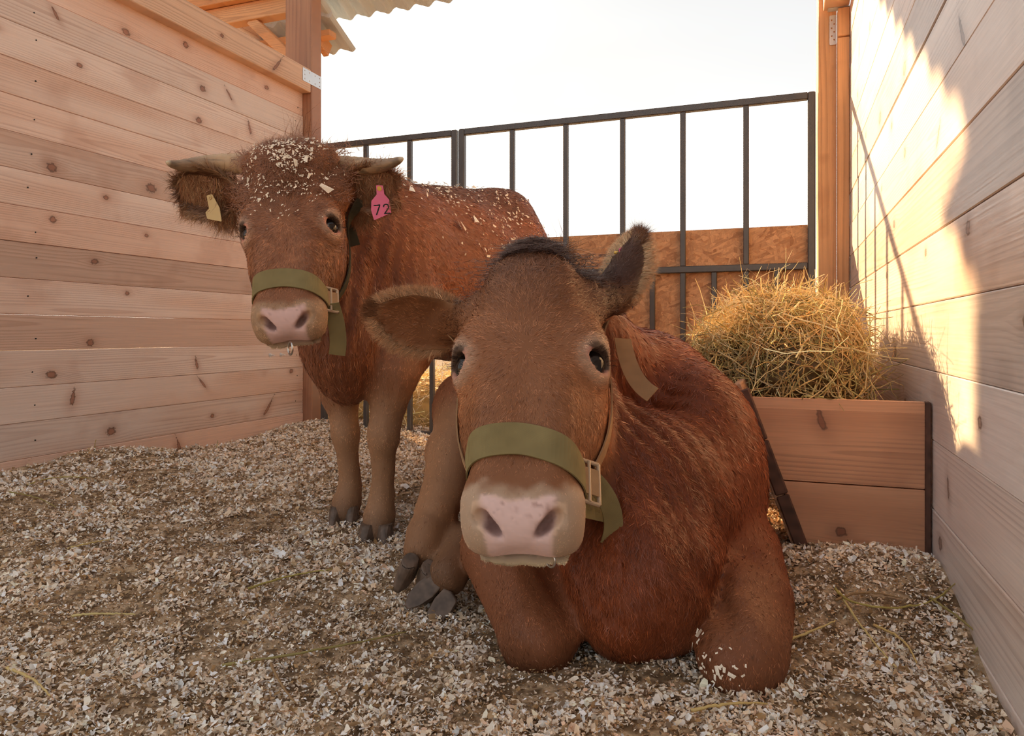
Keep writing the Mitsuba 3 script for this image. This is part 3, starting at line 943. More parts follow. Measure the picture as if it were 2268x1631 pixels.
# ------------------------------------------------------------------ the standing bull
def make_coat(I, V, F, col, hair, n, width, rng, toward=(0, -1, .15), wscale=None, min_hair=0.002, curl=.12, lift=.11, side_keep=-0.35):
    N = vnormals(V, F)
    flow, _, _ = I.fields(V, 0.03)
    facing = N @ unit(toward)
    wgt = (hair > min_hair) * (facing > side_keep) / np.maximum(hair, .006)
    if wscale is not None:
        wgt = wgt * wscale
    p, nr, mx = scatter(V, F, N, wgt, n, rng)
    L = mx(hair)
    c = mx(col)
    clump = 1.2 * (meshkit.fbm(p * 60, 3, 9) - .5) + .7 * (meshkit.fbm(p * 15, 2, 19) - .5)
    c = c * np.exp(clump)[:, None] ** np.array((1.0, 1.12, 1.2))
    sw = meshkit.fbm(p * 12, 2, 21) - .5
    fl = mx(flow) + np.cross(nr, mx(flow)) * (sw * .8)[:, None]
    return strands(p, nr, fl, L, np.asarray(width) * np.ones(n), c, rng, curl=curl, lift=lift)


def bull():
    rng = np.random.default_rng(72)
    I = Implicit()
    FACE, BODY, LEG, DARK_ = V3(.28, .112, .050), V3(.30, .100, .042), V3(.42, .225, .120), V3(.13, .05, .025)
    H = Head(P(648, 342, 1.83), P(638, 752, 1.61), 0.0,
             [(-.03, .050), (0, .075), (.03, .100), (.07, .115), (.13, .117), (.19, .115), (.25, .106), (.30, .095), (.35, .084), (.40, .078), (.44, .077), (.475, .070), (.50, .058), (.53, .045)], chin=False)
    # trunk, from the neck back to the rump
    ax = unit(V3(.46, .89, 0)); sd = unit(V3(.89, -.46, 0)); up = V3(0, 0, 1)
    frame = np.stack([ax, sd, up])
    body = dict(col=BODY, hair=.018)
    back = unit(ax + V3(0, 0, -.7))
    I.cone(P(655, 440, 2.00), .125, P(800, 590, 2.26), .215, .06, flow=unit(V3(.3, .5, -1)), col=BODY, hair=.024)
    I.ball(P(745, 690, 2.06), (.115, .14, .20), None, .06, flow=V3(0, 0, -1), col=BODY * .9, hair=.022)
    I.ball(P(772, 775, 2.06), (.105, .15, .155), None, .05, flow=V3(.1, 0, -1), col=BODY * .85, hair=.02)
    I.ball(P(850, 600, 2.28), (.26, .20, .30), frame, .07, flow=back, **body)
    I.ball(P(905, 720, 2.14), (.10, .085, .16), frame, .06, flow=unit(V3(.3, 0, -1)), **body)
    I.ball(V3(-.215, 2.66, .775), (.56, .225, .285), frame, .08, flow=back, **body)
    I.ball(V3(-.16, 2.74, .69), (.48, .235, .235), frame, .08, flow=back, **body)
    I.ball(V3(-.085, 2.98, .865), (.27, .235, .255), frame, .07, flow=back, **body)
    I.cone(V3(-.46, 2.30, .93), .085, V3(-.02, 3.0, 1.055), .085, .08, flow=back, **body)
        # forelegs: arm, forearm, knee, cannon, fetlock, pastern
    leg = dict(col=LEG, hair=.008)
    I.cone(P(893, 700, 2.16), .095, P(872, 830, 2.06), .066, .05, col=BODY, hair=.012)
    I.cone(P(872, 830, 2.06), .066, P(851, 955, 2.03), .042, .03, col=LEG * .9, hair=.009)
    I.ball(P(849, 968, 2.02), (.043, .043, .055), None, .025, flow=V3(0, 0, -1), **leg)
    I.cone(P(849, 985, 2.03), .037, P(848, 1090, 2.04), .0315, .02, **leg)
    I.cone(P(846, 1100, 2.04), .034, P(841, 1140, 2.03), .042, .02, **leg)
    I.cone(P(840, 1145, 2.03), .039, P(836, 1175, 2.015), .043, .02, **leg)
    I.cone(P(742, 780, 2.22), .075, P(752, 870, 2.20), .055, .05, col=BODY, hair=.012)
    I.cone(P(752, 850, 2.20), .058, P(764, 950, 2.18), .039, .03, col=LEG, hair=.009)
    I.ball(P(766, 965, 2.175), (.040, .042, .052), None, .025, flow=V3(0, 0, -1), **leg)
    I.cone(P(768, 980, 2.18), .035, P(776, 1070, 2.19), .031, .02, **leg)
    I.cone(P(775, 1078, 2.19), .032, P(770, 1108, 2.18), .040, .02, **leg)
    I.cone(P(769, 1110, 2.18), .037, P(764, 1133, 2.165), .041, .02, **leg)
    # hind legs
    for X, dz in ((.03, -.02), (-.135, .07)):
        I.cone(V3(X, 3.0 + dz, .80), .15, V3(X, 2.95 + dz, .52), .085, .06, col=BODY, hair=.012)
        I.cone(V3(X, 2.95 + dz, .52), .08, V3(X + .02, 3.09 + dz, .36), .042, .03, **leg)
        I.cone(V3(X + .02, 3.09 + dz, .36), .04, V3(X + .01, 3.05 + dz, .10), .033, .02, **leg)
        I.cone(V3(X + .01, 3.05 + dz, .10), .038, V3(X, 3.01 + dz, -.02), .042, .02, **leg)
    H.build(I, FACE, .013)
    for e in (-1, 1):       # heavy curly poll and the bases of ears and horns
        I.ball(H.pt(e * .055, .035, .015), np.array((.058, .032, .04)) * H.sc, H.A, .04, flow=-H.F + H.R * e * .4, col=FACE * .95, hair=.012)
    I.ball(H.pt(0, .06, .035), np.array((.07, .05, .035)) * H.sc, H.A, .04, flow=H.F + H.R * .05, col=FACE * .92, hair=.020)
    earL = ear(I, P(528, 432, 1.88), P(384, 412, 1.84), V3(-.15, -1, -.50), .068, FACE * .62, FACE * .42, .026)
    earR = ear(I, P(762, 428, 1.88), P(885, 398, 1.83), V3(.15, -1, -.42), .062, FACE * .75, FACE * .75, .026)
    for s_, e in ((earL, -1), (earR, 1)):
        I.cone(H.pt(e * .095, .105, -.03), .040, s_['base'] + s_['A'] * .012, .026, .03, col=FACE * .7, hair=.016)
    axes = [fine_axis(-.95, .32, .014, [(-.72, -.36, .0058)]), fine_axis(1.55, 3.35, .018, [(1.58, 1.90, .0056)]), fine_axis(-.06, 1.20, .014, [(.53, 1.08, .0058)])]
    V, F = I.mesh(axes)
    V = relax(V, F, 2)
    N = vnormals(V, F)
    # loose folds of skin on neck and chest
    m = np.exp(-(((V[:, 0] + .40) / .16) ** 2 + ((V[:, 1] - 2.08) / .25) ** 2 + ((V[:, 2] - .66) / .24) ** 2)) * (H.loc(V)[:, 2] < -.12)
    ph = V[:, 0] * 150 + 20 * (meshkit.fbm(V * V3(6, 6, 3), 3, 4) - .5)
    V = V + N * (m * .006 * np.sin(ph))[:, None] + N * (.006 * (meshkit.fbm(V * 9, 3, 6) - .5) * (V[:, 1] > 2.0))[:, None]
    # wrinkled, curled hide of the forehead
    q = H.loc(V)
    fh = np.exp(-((q[:, 0] / .07) ** 2 + ((q[:, 1] - .13) / .085) ** 2)) * (q[:, 2] > -.02)
    V = V + N * (fh * .0035 * np.sin(90 * q[:, 0] * (1 + .4 * np.sin(q[:, 1] * 40)) + 8 * meshkit.fbm(V * 30, 2, 3)))[:, None]
    _, col, hair = I.fields(V)
    col = col * np.exp(.5 * (meshkit.fbm(V * 7, 3, 12) - .5))[:, None]
    q = H.loc(V)
    mid = np.exp(-((q[:, 0] / .045) ** 2 + ((q[:, 1] - .30) / .10) ** 2)) * (q[:, 2] > -.02)
    col = col * (1 + .18 * mid)[:, None]
    ridge = np.clip((V[:, 2] - .985) / .05, 0, 1) * (V[:, 1] > 2.15)
    col = col * (1 - .35 * ridge)[:, None] + V3(.05, .04, .04) * (.35 * ridge)[:, None]
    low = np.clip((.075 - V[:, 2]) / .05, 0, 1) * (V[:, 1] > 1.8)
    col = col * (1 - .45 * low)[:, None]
    face = dict(muzzle=(.48, .30, .18), pad=(.66, .44, .40), nostril=(.10, .045, .035), chin=(.5, .36, .24), eye_ring=(.62, .42, .30), eye_low=(.55, .22, .15))
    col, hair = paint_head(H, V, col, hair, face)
    pad = (hair < .0015)
    K = 'standing_bull'
    tag(K, 'reddish brown horned bull standing by the left plank wall with wood flecks on its head', 'bull')
    skin = np.where(pad[:, None], col, col * .75)
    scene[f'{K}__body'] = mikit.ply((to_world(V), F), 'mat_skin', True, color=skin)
    ls = []
    inhead = (q[:, 1] > -.08) & (q[:, 1] < .56) & (np.abs(q[:, 0]) < .32) & (q[:, 2] > -.22)
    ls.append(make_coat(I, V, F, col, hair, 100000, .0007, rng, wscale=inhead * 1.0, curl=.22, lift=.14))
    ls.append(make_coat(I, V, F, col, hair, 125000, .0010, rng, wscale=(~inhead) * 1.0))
    ls += lashes(H, rng, 36)
    # long tufts hanging from the ears, and the curly poll
    for s_, e in ((earL, -1), (earR, 1)):
        n = 4600
        a = rng.uniform(.05, .90, n); b = rng.uniform(-.9, .9, n) * s_['hw']
        root = s_['base'] + s_['A'] * (a * s_['L'])[:, None] + s_['B'] * b[:, None] + s_['O'] * .004
        d = V3(-e * .10, -.15, -1) + rng.normal(0, .08, (n, 3))
        c = np.where((rng.random(n) < .5)[:, None], FACE * .9, V3(.42, .24, .13))
        ls.append(strands(root, np.tile(s_['O'], (n, 1)), d, np.where(a < .4, .065, .035), np.full(n, .0007), c, rng, curl=.25, lift=.12, spread=.1))
    n = 9000
    xs, ss = rng.normal(0, .055, n), rng.uniform(-.02, .15, n)
    st = np.array([H.pt(a, b, 0) for a, b in zip(xs, ss)])
    root = surface_hit(I, st, np.tile(H.N, (n, 1)), hi=.14)
    d = H.F * (np.sign(ss - .03) * .5)[:, None] + H.R * (np.sin(xs * 70) + rng.normal(0, .5, n))[:, None]
    ls.append(strands(root, np.tile(H.N, (n, 1)), d, np.full(n, .020), np.full(n, .0008), np.tile(FACE * .95, (n, 1)), rng, curl=.8, lift=.2))
    n = 70
    xs = rng.normal(.0, .02, n)
    root = np.array([H.pt(a, -.02, 0) for a in xs])
    ls.append(strands(root, np.tile(-H.F, (n, 1)), rng.normal(0, .4, (n, 3)) + H.R * .3, np.full(n, .042), np.full(n, .0005), np.tile(FACE, (n, 1)), rng, lift=1.5, curl=.4))
    put_strands(f'{K}__coat', ls, kind='stuff')
    for i in (0, 1):
        eyeball(H, f'{K}__' + numbered('eye', i), i, 'dark shiny eye')
    # horns
    for i, pts in enumerate(((P(545, 366, 1.86), P(500, 362, 1.85), P(440, 364, 1.82), P(395, 366, 1.78), P(369, 359, 1.75)),
                             (P(735, 370, 1.86), P(780, 368, 1.85), P(830, 368, 1.82), P(866, 362, 1.79), P(892, 351, 1.77)))):
        path = bspline(pts, 40)
        t = np.linspace(0, 1, 40)
        r = (.0245 * (1 - t) ** .55 + .0035) * (1 + .03 * np.sin(t * 70))
        v, f = sweep(path, r, 20)
        uv = np.zeros((len(v), 2)); uv[:800, 1] = np.repeat(t, 20); uv[-1, 1] = 1
        scene[f'{K}__' + numbered('horn', i)] = mikit.ply((to_world(v), f), 'mat_horn', True, uv=uv)
    # hooves: two claws to a foot
    feet = [(P(835, 1188, 2.00), .044), (P(764, 1146, 2.16), .041), (V3(.025, 3.0, -.035), .044), (V3(-.14, 3.09, -.035), .044)]
    for i, (c, r) in enumerate(feet):
        for j, e in enumerate((-1, 1)):
            v, f = claw(c + V3(e * r * .52, -.004, -.020), unit(V3(e * .10, -1, 0)), V3(0, 0, -1.), V3(1., 0, 0), r * 1.16, .056)
            put(f'{K}__' + numbered('hoof', i * 2 + j), (to_world(v), f), 'mat_hoof', True)
    return I, H, V, F, earL, earR, col


BI, BH, BV, BF, BEL, BER, BCOL = bull()
# ------------------------------------------------------------------ the lying cow
def cow():
    rng = np.random.default_rng(5)
    I = Implicit()
    FACE, BODY, LEG, DARK_ = V3(.32, .130, .055), V3(.225, .053, .0165), V3(.40, .200, .100), V3(.065, .030, .021)  # darker neck hide in BODY, deepened for the shade on chest and flank
    H = Head(P(1186, 556, 1.44), P(1150, 1228, 1.085), -0.035,
             [(-.03, .030), (0, .044), (.03, .062), (.07, .080), (.11, .095), (.15, .106), (.20, .110), (.25, .104), (.30, .093), (.35, .082), (.40, .076), (.44, .074), (.475, .070), (.50, .061), (.53, .05)], side_yaw=-.19)
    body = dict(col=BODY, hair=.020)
    down = unit(V3(.25, .2, -1))
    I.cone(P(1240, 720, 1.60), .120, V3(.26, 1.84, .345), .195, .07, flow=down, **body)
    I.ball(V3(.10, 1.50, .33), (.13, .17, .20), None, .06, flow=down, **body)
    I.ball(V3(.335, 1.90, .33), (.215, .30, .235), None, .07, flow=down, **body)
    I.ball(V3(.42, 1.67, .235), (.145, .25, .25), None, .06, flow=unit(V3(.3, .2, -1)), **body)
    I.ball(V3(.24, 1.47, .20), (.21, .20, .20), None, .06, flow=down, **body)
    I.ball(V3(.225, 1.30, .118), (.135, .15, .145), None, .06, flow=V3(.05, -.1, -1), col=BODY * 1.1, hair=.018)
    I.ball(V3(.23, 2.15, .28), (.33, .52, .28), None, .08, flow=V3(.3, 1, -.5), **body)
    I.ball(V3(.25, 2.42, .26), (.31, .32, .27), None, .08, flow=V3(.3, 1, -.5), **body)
    # forelegs folded under: forearm to the knee, cannon tucked back
    leg = dict(col=V3(.27, .098, .042), hair=.010)
    I.cone(P(1114, 1215, 1.47), .085, P(1190, 1405, 1.255), .062, .03, **leg)
    I.ball(P(1196, 1412, 1.245), (.062, .060, .055), None, .03, flow=V3(.2, -.3, -1), **leg)
    I.cone(P(1196, 1412, 1.25) + V3(0, 0, -.02), .042, P(1220, 1360, 1.52) + V3(.0, 0, -.03), .034, .02, **leg)
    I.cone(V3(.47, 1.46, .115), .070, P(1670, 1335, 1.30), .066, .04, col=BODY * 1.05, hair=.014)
    I.cone(P(1668, 1345, 1.29), .066, P(1650, 1440, 1.18), .067, .025, col=V3(.30, .115, .050), hair=.010)
    I.ball(P(1642, 1470, 1.145), (.062, .062, .060), None, .03, flow=V3(-.1, -.3, -1), **leg)
    I.cone(P(1642, 1470, 1.15), .044, V3(.42, 1.45, .03), .034, .02, **leg)
    # upper hind leg: stifle, gaskin, fetlock; the lower one beside it
    hl = dict(col=LEG, hair=.009)
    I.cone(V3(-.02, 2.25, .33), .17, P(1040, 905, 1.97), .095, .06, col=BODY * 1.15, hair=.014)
    I.cone(P(1040, 905, 1.97), .085, P(998, 1000, 1.80), .056, .05, **hl)
    I.cone(P(998, 1000, 1.80), .058, P(980, 1100, 1.665), .048, .03, **hl)
    I.cone(P(980, 1095, 1.67), .047, P(968, 1135, 1.62), .045, .02, **hl)
    I.cone(P(946, 1172, 1.585), .036, P(935, 1215, 1.55), .041, .012, col=LEG * .8, hair=.008)
    I.ball(P(943, 1180, 1.575), (.042, .04, .040), None, .012, flow=V3(0, -.3, -1), col=LEG * .85, hair=.008)
    I.cone(P(960, 1140, 1.64), .040, P(950, 1180, 1.60), .036, .02, **hl)
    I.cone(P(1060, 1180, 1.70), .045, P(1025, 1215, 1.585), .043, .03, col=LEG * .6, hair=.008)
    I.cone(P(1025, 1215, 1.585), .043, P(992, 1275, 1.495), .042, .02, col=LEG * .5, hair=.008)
    H.build(I, FACE, .012)
    I.ball(H.pt(0, .015, -.02), np.array((.052, .036, .05)) * H.sc, H.A, .03, flow=H.F * .7 + V3(0, .3, .2), col=DARK_, hair=.034)
    I.ball(H.pt(.0, .09, .03), np.array((.06, .06, .03)) * H.sc, H.A, .04, flow=H.F * .2 + H.R * .02, col=FACE * .7, hair=.020)
    earL = ear(I, P(1022, 728, 1.50), P(834, 686, 1.42), V3(-.10, -1, -.40), .064, FACE * .8, FACE * .95, .020, curl=.5)
    earR = ear(I, P(1352, 668, 1.52), P(1411, 530, 1.50), V3(.72, .62, .10), .050, DARK_ * 1.25, FACE * 1.2, .018)
    I.cone(H.pt(-.085, .115, -.03), .048, earL['base'] + earL['A'] * .02, .034, .035, col=FACE * .7, hair=.018)
    I.cone(H.pt(.075, .09, -.03), .048, earR['base'] + earR['A'] * .02, .036, .035, col=DARK_ * 1.4, hair=.018)
    axes = [fine_axis(-.36, .62, .012, [(-.18, .22, .0052)]), fine_axis(1.0, 3.1, .018, [(1.03, 1.52, .0054)]), fine_axis(-.09, .84, .012, [(.16, .76, .0052)])]
    V, F = I.mesh(axes)
    V = relax(V, F, 2)
    N = vnormals(V, F)
    q = H.loc(V)
    behind = (q[:, 2] < -.14) | (np.abs(q[:, 0]) > .125) | (q[:, 1] > .56)
    # long folds of the neck running down from jaw and crest to the brisket
    m = np.exp(-(((V[:, 0] - .20) / .17) ** 2 + ((V[:, 1] - 1.52) / .22) ** 2 + ((V[:, 2] - .27) / .26) ** 2)) * behind
    ph = (V[:, 0] * 1.0 + V[:, 1] * .55) * 170 + 16 * (meshkit.fbm(V * V3(5, 5, 2.2), 3, 14) - .5)
    V = V + N * (m * .009 * (np.abs(np.sin(ph * .5)) * 2 - 1))[:, None]
    m2 = np.exp(-(((V[:, 0] - .25) / .22) ** 2 + ((V[:, 1] - 1.3) / .2) ** 2 + ((V[:, 2] - .12) / .12) ** 2)) * behind
    V = V + N * (m2 * .012 * np.sin(V[:, 0] * 45 + V[:, 2] * 25 + 9 * meshkit.fbm(V * 5, 2, 3)))[:, None]
    V = V + N * (.008 * (meshkit.fbm(V * 8, 3, 6) - .5) * behind)[:, None]
    _, col, hair = I.fields(V)
    q = H.loc(V)
    col = col * np.exp(.5 * (meshkit.fbm(V * 7, 3, 12) - .5))[:, None]
    inface = (q[:, 2] > -.12) & (q[:, 1] > -.06) & (q[:, 1] < .56) & (np.abs(q[:, 0]) < .13)
    dk = np.clip(1 - (q[:, 1] - .0) / .17, 0, 1) * (np.abs(q[:, 0]) < .14) * inface
    col = col * (1 - .72 * dk)[:, None] + DARK_ * (.72 * dk)[:, None]
    sides = np.clip((np.abs(q[:, 0]) - .045) / .05, 0, 1) * np.exp(-((q[:, 1] - .27) / .05) ** 2) * inface
    col = col * (1 + .30 * sides)[:, None]
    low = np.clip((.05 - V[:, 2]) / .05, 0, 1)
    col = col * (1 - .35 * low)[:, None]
    face = dict(muzzle=(.60, .42, .29), pad=(.74, .53, .49), nostril=(.12, .05, .04), chin=(.66, .54, .36), eye_ring=(.60, .42, .30), eye_low=(.42, .20, .15))
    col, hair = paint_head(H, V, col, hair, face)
    K = 'lying_cow'
    tag(K, 'large red brown hornless cow lying on the wood shavings in front, muzzle foremost', 'cow')
    pad = hair < .0015
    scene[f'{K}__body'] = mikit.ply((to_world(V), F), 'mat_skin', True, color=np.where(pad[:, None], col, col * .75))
    inhead = (q[:, 1] > -.10) & (q[:, 1] < .56) & (np.abs(q[:, 0]) < .36) & (q[:, 2] > -.20)
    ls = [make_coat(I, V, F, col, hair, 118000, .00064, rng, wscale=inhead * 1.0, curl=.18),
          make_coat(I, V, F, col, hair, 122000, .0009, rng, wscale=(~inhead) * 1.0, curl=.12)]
    ls += lashes(H, rng, 60)
    n = 9000          # long pale fringe of the ears
    for s_, e, cc in ((earL, -1, V3(.50, .30, .17)), (earR, 1, V3(.62, .40, .22))):
        a = rng.uniform(.08, 1.0, n); side = np.where(rng.random(n) < (.75 if e > 0 else .6), 1, -1) * (1 if e > 0 else 1)
        prof = PchipInterpolator([0, .15, .4, .65, .85, 1.0], [.42, .72, 1.0, .95, .66, .22])(a)
        b = side * s_['hw'] * prof * rng.uniform(.72, .98, n)
        t = np.abs(b) / (s_['hw'] * prof)
        cup = .9 * s_['hw'] * prof * (t ** 2 * .7 - .3)
        root = s_['base'] + s_['A'] * (a * s_['L'])[:, None] + s_['B'] * b[:, None] + s_['O'] * cup[:, None]
        d = s_['B'] * side[:, None] * .9 + s_['A'] * (.3 + .5 * a)[:, None] + rng.normal(0, .12, (n, 3))
        ls.append(strands(root, np.tile(s_['O'], (n, 1)), d, np.full(n, .024), np.full(n, .0006), cc * np.exp(rng.normal(0, .2, (n, 1))), rng, curl=.25, lift=.15, spread=.15))
    n = 1500          # ear tip and the dark forelock
    for s_ in (earR, earL):
        root = s_['base'] + s_['A'] * (s_['L'] * rng.uniform(.90, 1.0, n))[:, None] + s_['B'] * (s_['hw'] * rng.normal(0, .12, n))[:, None]
        ls.append(strands(root, np.tile(s_['O'], (n, 1)), s_['A'] + rng.normal(0, .2, (n, 3)), np.full(n, .032), np.full(n, .0006), np.tile(FACE * .5, (n, 1)), rng, curl=.3, lift=.1))
    n = 9000
    xs, ss = rng.normal(0, .045, n), rng.uniform(-.025, .10, n)
    st = np.array([H.pt(a, b, -.04) for a, b in zip(xs, ss)])
    root = surface_hit(I, st, np.tile(unit(H.N - H.F * .6), (n, 1)), hi=.20)
    ls.append(strands(root, np.tile(unit(H.N - H.F * .6), (n, 1)), H.F * .9 + H.R * xs[:, None] * 4, np.full(n, .026), np.full(n, .0007), np.tile(DARK_ * 1.1, (n, 1)), rng, curl=.5, lift=.3))
    n = 120
    root = np.array([H.pt(a, -.015, -.02) for a in rng.normal(.035, .012, n)])
    ls.append(strands(root, np.tile(unit(H.R - H.F), (n, 1)), np.tile(H.R * 1.0 - H.F * .5, (n, 1)), np.full(n, .05), np.full(n, .0005), np.tile(V3(.45, .27, .15), (n, 1)), rng, curl=.3, lift=.5))
    put_strands(f'{K}__coat', ls, kind='stuff')
    for i in (0, 1):
        eyeball(H, f'{K}__' + numbered('eye', i), i, 'dark shiny eye')
    i = 0
    for c, toe, down, s_, r in ((P(922, 1280, 1.515), V3(-.25, -.80, -.55), V3(-.30, .25, -.9), V3(.95, -.2, -.1), .040),
                                (P(964, 1320, 1.45), V3(-.65, -.35, -.65), V3(-.30, -.90, .20), V3(.45, -.30, -.85), .045)):
        toe = unit(toe); down = unit(down - toe * (down @ toe)); s_ = np.cross(toe, down) * np.sign(np.cross(toe, down) @ s_)
        for e in (-1, 1):
            v, f = claw(c + s_ * e * r * .52, unit(toe + s_ * e * .10), down, s_, r * 1.02, .050)
            put(f'{K}__' + numbered('hoof', i), (to_world(v), f), 'mat_hoof', True); i += 1
    return I, H, V, F, earL, earR


CI, CH, CV, CF, CEL, CER = cow()
# ------------------------------------------------------------------ halters, ear tags, rings, flecks of shavings on the bull
def halter(key, I, H, label, s0, width, tilt, buckle_phi, cheek_mat, tail, cheek_n, ring, extra):
    tag(key, label, 'halter', 'webbing halters on the cattle')
    sc = H.sc
    phi = np.radians(np.linspace(-128, 128, 90))
    d = H.R[None] * np.sin(phi)[:, None] + H.N[None] * np.cos(phi)[:, None]
    sp = s0 + tilt * np.maximum(np.sin(phi), 0) + .010 * np.maximum(-np.sin(phi), 0) - .006 * np.cos(phi) ** 2
    rows = []
    for e in (-.5, .5):
        st = np.array([H.pt(0, s + e * width, -.055) for s in sp])
        rows.append(surface_hit(I, st, d, hi=.145 * sc))
    mid = (rows[0] + rows[1]) / 2
    rr = [gaussian_filter(r, (2.0, 0)) for r in rows]
    put_band(f'{key}__noseband', *band(rr[0], rr[1], d, d, .0035, .003), 'mat_webbing')
    k = int(np.argmin(np.abs(np.degrees(phi) - buckle_phi)))
    c = (rr[0][k] + rr[1][k]) / 2 + d[k] * .010
    across = unit(rr[0][k] - rr[1][k]); along = unit(np.cross(across, unit(d[k] + .7 * H.N)))
    m = frame_buckle(c, along, across, .034 * sc, width * sc * 1.30, .0036)
    scene[f'{key}__buckle'] = mikit.ply((to_world(m[0]), m[1]), 'mat_buckle', 40)
    tag(f'{key}__buckle', 'brown metal frame buckle')
    V, F, UV = band(np.array([c - along * .013 * sc + across * width * sc * .42, c + along * .013 * sc + across * width * sc * .42]),
                    np.array([c - along * .013 * sc - across * width * sc * .42, c + along * .013 * sc - across * width * sc * .42]),
                    np.tile(d[k], (2, 1)), np.tile(d[k], (2, 1)), .002, .003)
    put_band(f'{key}__keeper', V, F, UV, 'mat_webbing_tan')
    # the strap running up the cheek behind the eye, on both sides
    ss = np.linspace(s0 + tilt * .7 - .02, .085, 26)
    nn = np.interp(np.linspace(0, 1, 26), [0, .4, 1], cheek_n)
    for j, e in enumerate((1, -1)):
        rows = []
        for off in (-.0115, .0115):
            st = np.array([H.pt(0, s, n + off) for s, n in zip(ss, nn)])
            rows.append(gaussian_filter(surface_hit(I, st, np.tile(H.R * e, (26, 1)), hi=.155 * sc), (2, 0)))
        nr = np.tile(H.R * e, (26, 1))
        a, b = (rows[0], rows[1]) if e > 0 else (rows[1], rows[0])
        put_band(f'{key}__' + numbered('cheek_strap', j), *band(a, b, nr, nr, .006, .003), cheek_mat)
    put_band(f'{key}__strap_end', *free_strap(*tail), 'mat_webbing')
    for j, (st, mat) in enumerate(extra):
        put_band(f'{key}__' + numbered('strap_end', j + 1), *free_strap(*st), mat)
    m = ring_mesh(*ring)
    scene[f'{key}__ring'] = mikit.ply((to_world(m.vertices), m.faces), 'mat_chrome', True)


bc = P(728, 680, 1.66)
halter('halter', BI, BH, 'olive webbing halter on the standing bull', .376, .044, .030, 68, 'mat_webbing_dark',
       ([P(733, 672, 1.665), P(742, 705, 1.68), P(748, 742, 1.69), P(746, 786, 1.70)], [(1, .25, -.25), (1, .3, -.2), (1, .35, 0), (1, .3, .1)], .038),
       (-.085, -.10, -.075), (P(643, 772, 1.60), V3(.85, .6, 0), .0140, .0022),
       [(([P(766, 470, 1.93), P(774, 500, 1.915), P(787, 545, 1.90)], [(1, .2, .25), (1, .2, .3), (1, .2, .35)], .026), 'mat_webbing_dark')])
halter('halter_001', CI, CH, 'olive webbing halter with brown buckle on the lying cow', .368, .044, .034, 64, 'mat_webbing_tan',
       ([P(1308, 1062, 1.195), P(1340, 1100, 1.205), P(1357, 1150, 1.215), P(1348, 1206, 1.22)], [(.75, .3, .65), (.9, .35, .35), (1, .3, 0), (.9, .3, -.3)], .034),
       (-.060, -.075, -.075), (P(1219, 1240, 1.12), V3(.85, .6, 0), .0115, .0019),
       [(([P(1378, 752, 1.49), P(1388, 795, 1.465), P(1408, 840, 1.44), P(1446, 876, 1.41)], [(1, .2, -.1), (1, .2, -.05), (.95, .2, .3), (.75, .2, .6)], .036), 'mat_webbing_tan')])


def ear_tag(key, I, poly, pin, text, mat, label, pinmat='mat_yellow', yaw=0.0, depth=None):
    from shapely.geometry import Polygon
    c = pick(I, *pin) if depth is None else P(pin[0], pin[1], depth)
    Z = c[1] - .022
    o = P(pin[0], pin[1], Z)
    k = Z / FOCAL
    pts = [((u - pin[0]) * k, (pin[1] - v) * k) for u, v in poly]
    sh = Polygon(pts).buffer(-.002).buffer(.002, 4)
    ax, up = V3(math.cos(yaw), math.sin(yaw), 0), V3(0, -.12, 1)
    up = unit(up); nrm = np.cross(ax, up)           # towards the viewer
    M = np.eye(4); M[:3, 0], M[:3, 1], M[:3, 2], M[:3, 3] = ax, up, nrm, o
    tag(key, label)
    m = trimesh.creation.extrude_polygon(sh, .0018, engine='earcut'); m.apply_transform(M)
    put(key, (to_world(m.vertices), m.faces), mat)
    b = trimesh.creation.cylinder(.0058, .0025, sections=20); b.apply_translation([0, 0, .003])
    b2 = trimesh.creation.cylinder(.0026, .0025, sections=14); b2.apply_translation([0, 0, .0048])
    b3 = trimesh.creation.cylinder(.0028, .016, sections=12); b3.apply_translation([0, 0, -.007])
    v, f = cat([b, b2, b3]); v = v @ M[:3, :3].T + o
    put(f'{key}__button', (to_world(v), f), pinmat)
    if text:
        t, px, py, hgt, rot = text
        m = meshkit.text_mesh(t, hgt, .0004)
        m.apply_transform(trimesh.transformations.rotation_matrix(rot, [0, 0, 1]))
        m.apply_translation([(px - pin[0]) * k, (pin[1] - py) * k, .0019]); m.apply_transform(M)
        put(f'{key}__number', (to_world(m.vertices), m.faces), 'mat_black')


ear_tag('standing_bull__ear_tag', BI, [(833, 411), (848, 411), (851, 430), (861, 441), (865, 470), (827, 488), (821, 466), (822, 446), (834, 431)], (840, 418),
        ('72', 827, 477, .0255, .14), 'mat_pink', 'pink ear tag with the number 72', yaw=.25)
ear_tag('standing_bull__ear_tag_001', BI, [(457, 433), (472, 431), (490, 462), (494, 492), (456, 484), (452, 470), (462, 462)], (466, 438), None, 'mat_beige_tag', 'beige ear tag', 'mat_beige_tag', -.3)
ear_tag('lying_cow__ear_tag', CI, [(1366, 552), (1378, 548), (1386, 560), (1384, 574), (1368, 570)], (1375, 560), None, 'mat_pink', 'pink ear tag seen edge-on behind the ear', 'mat_yellow', .9, depth=1.535)

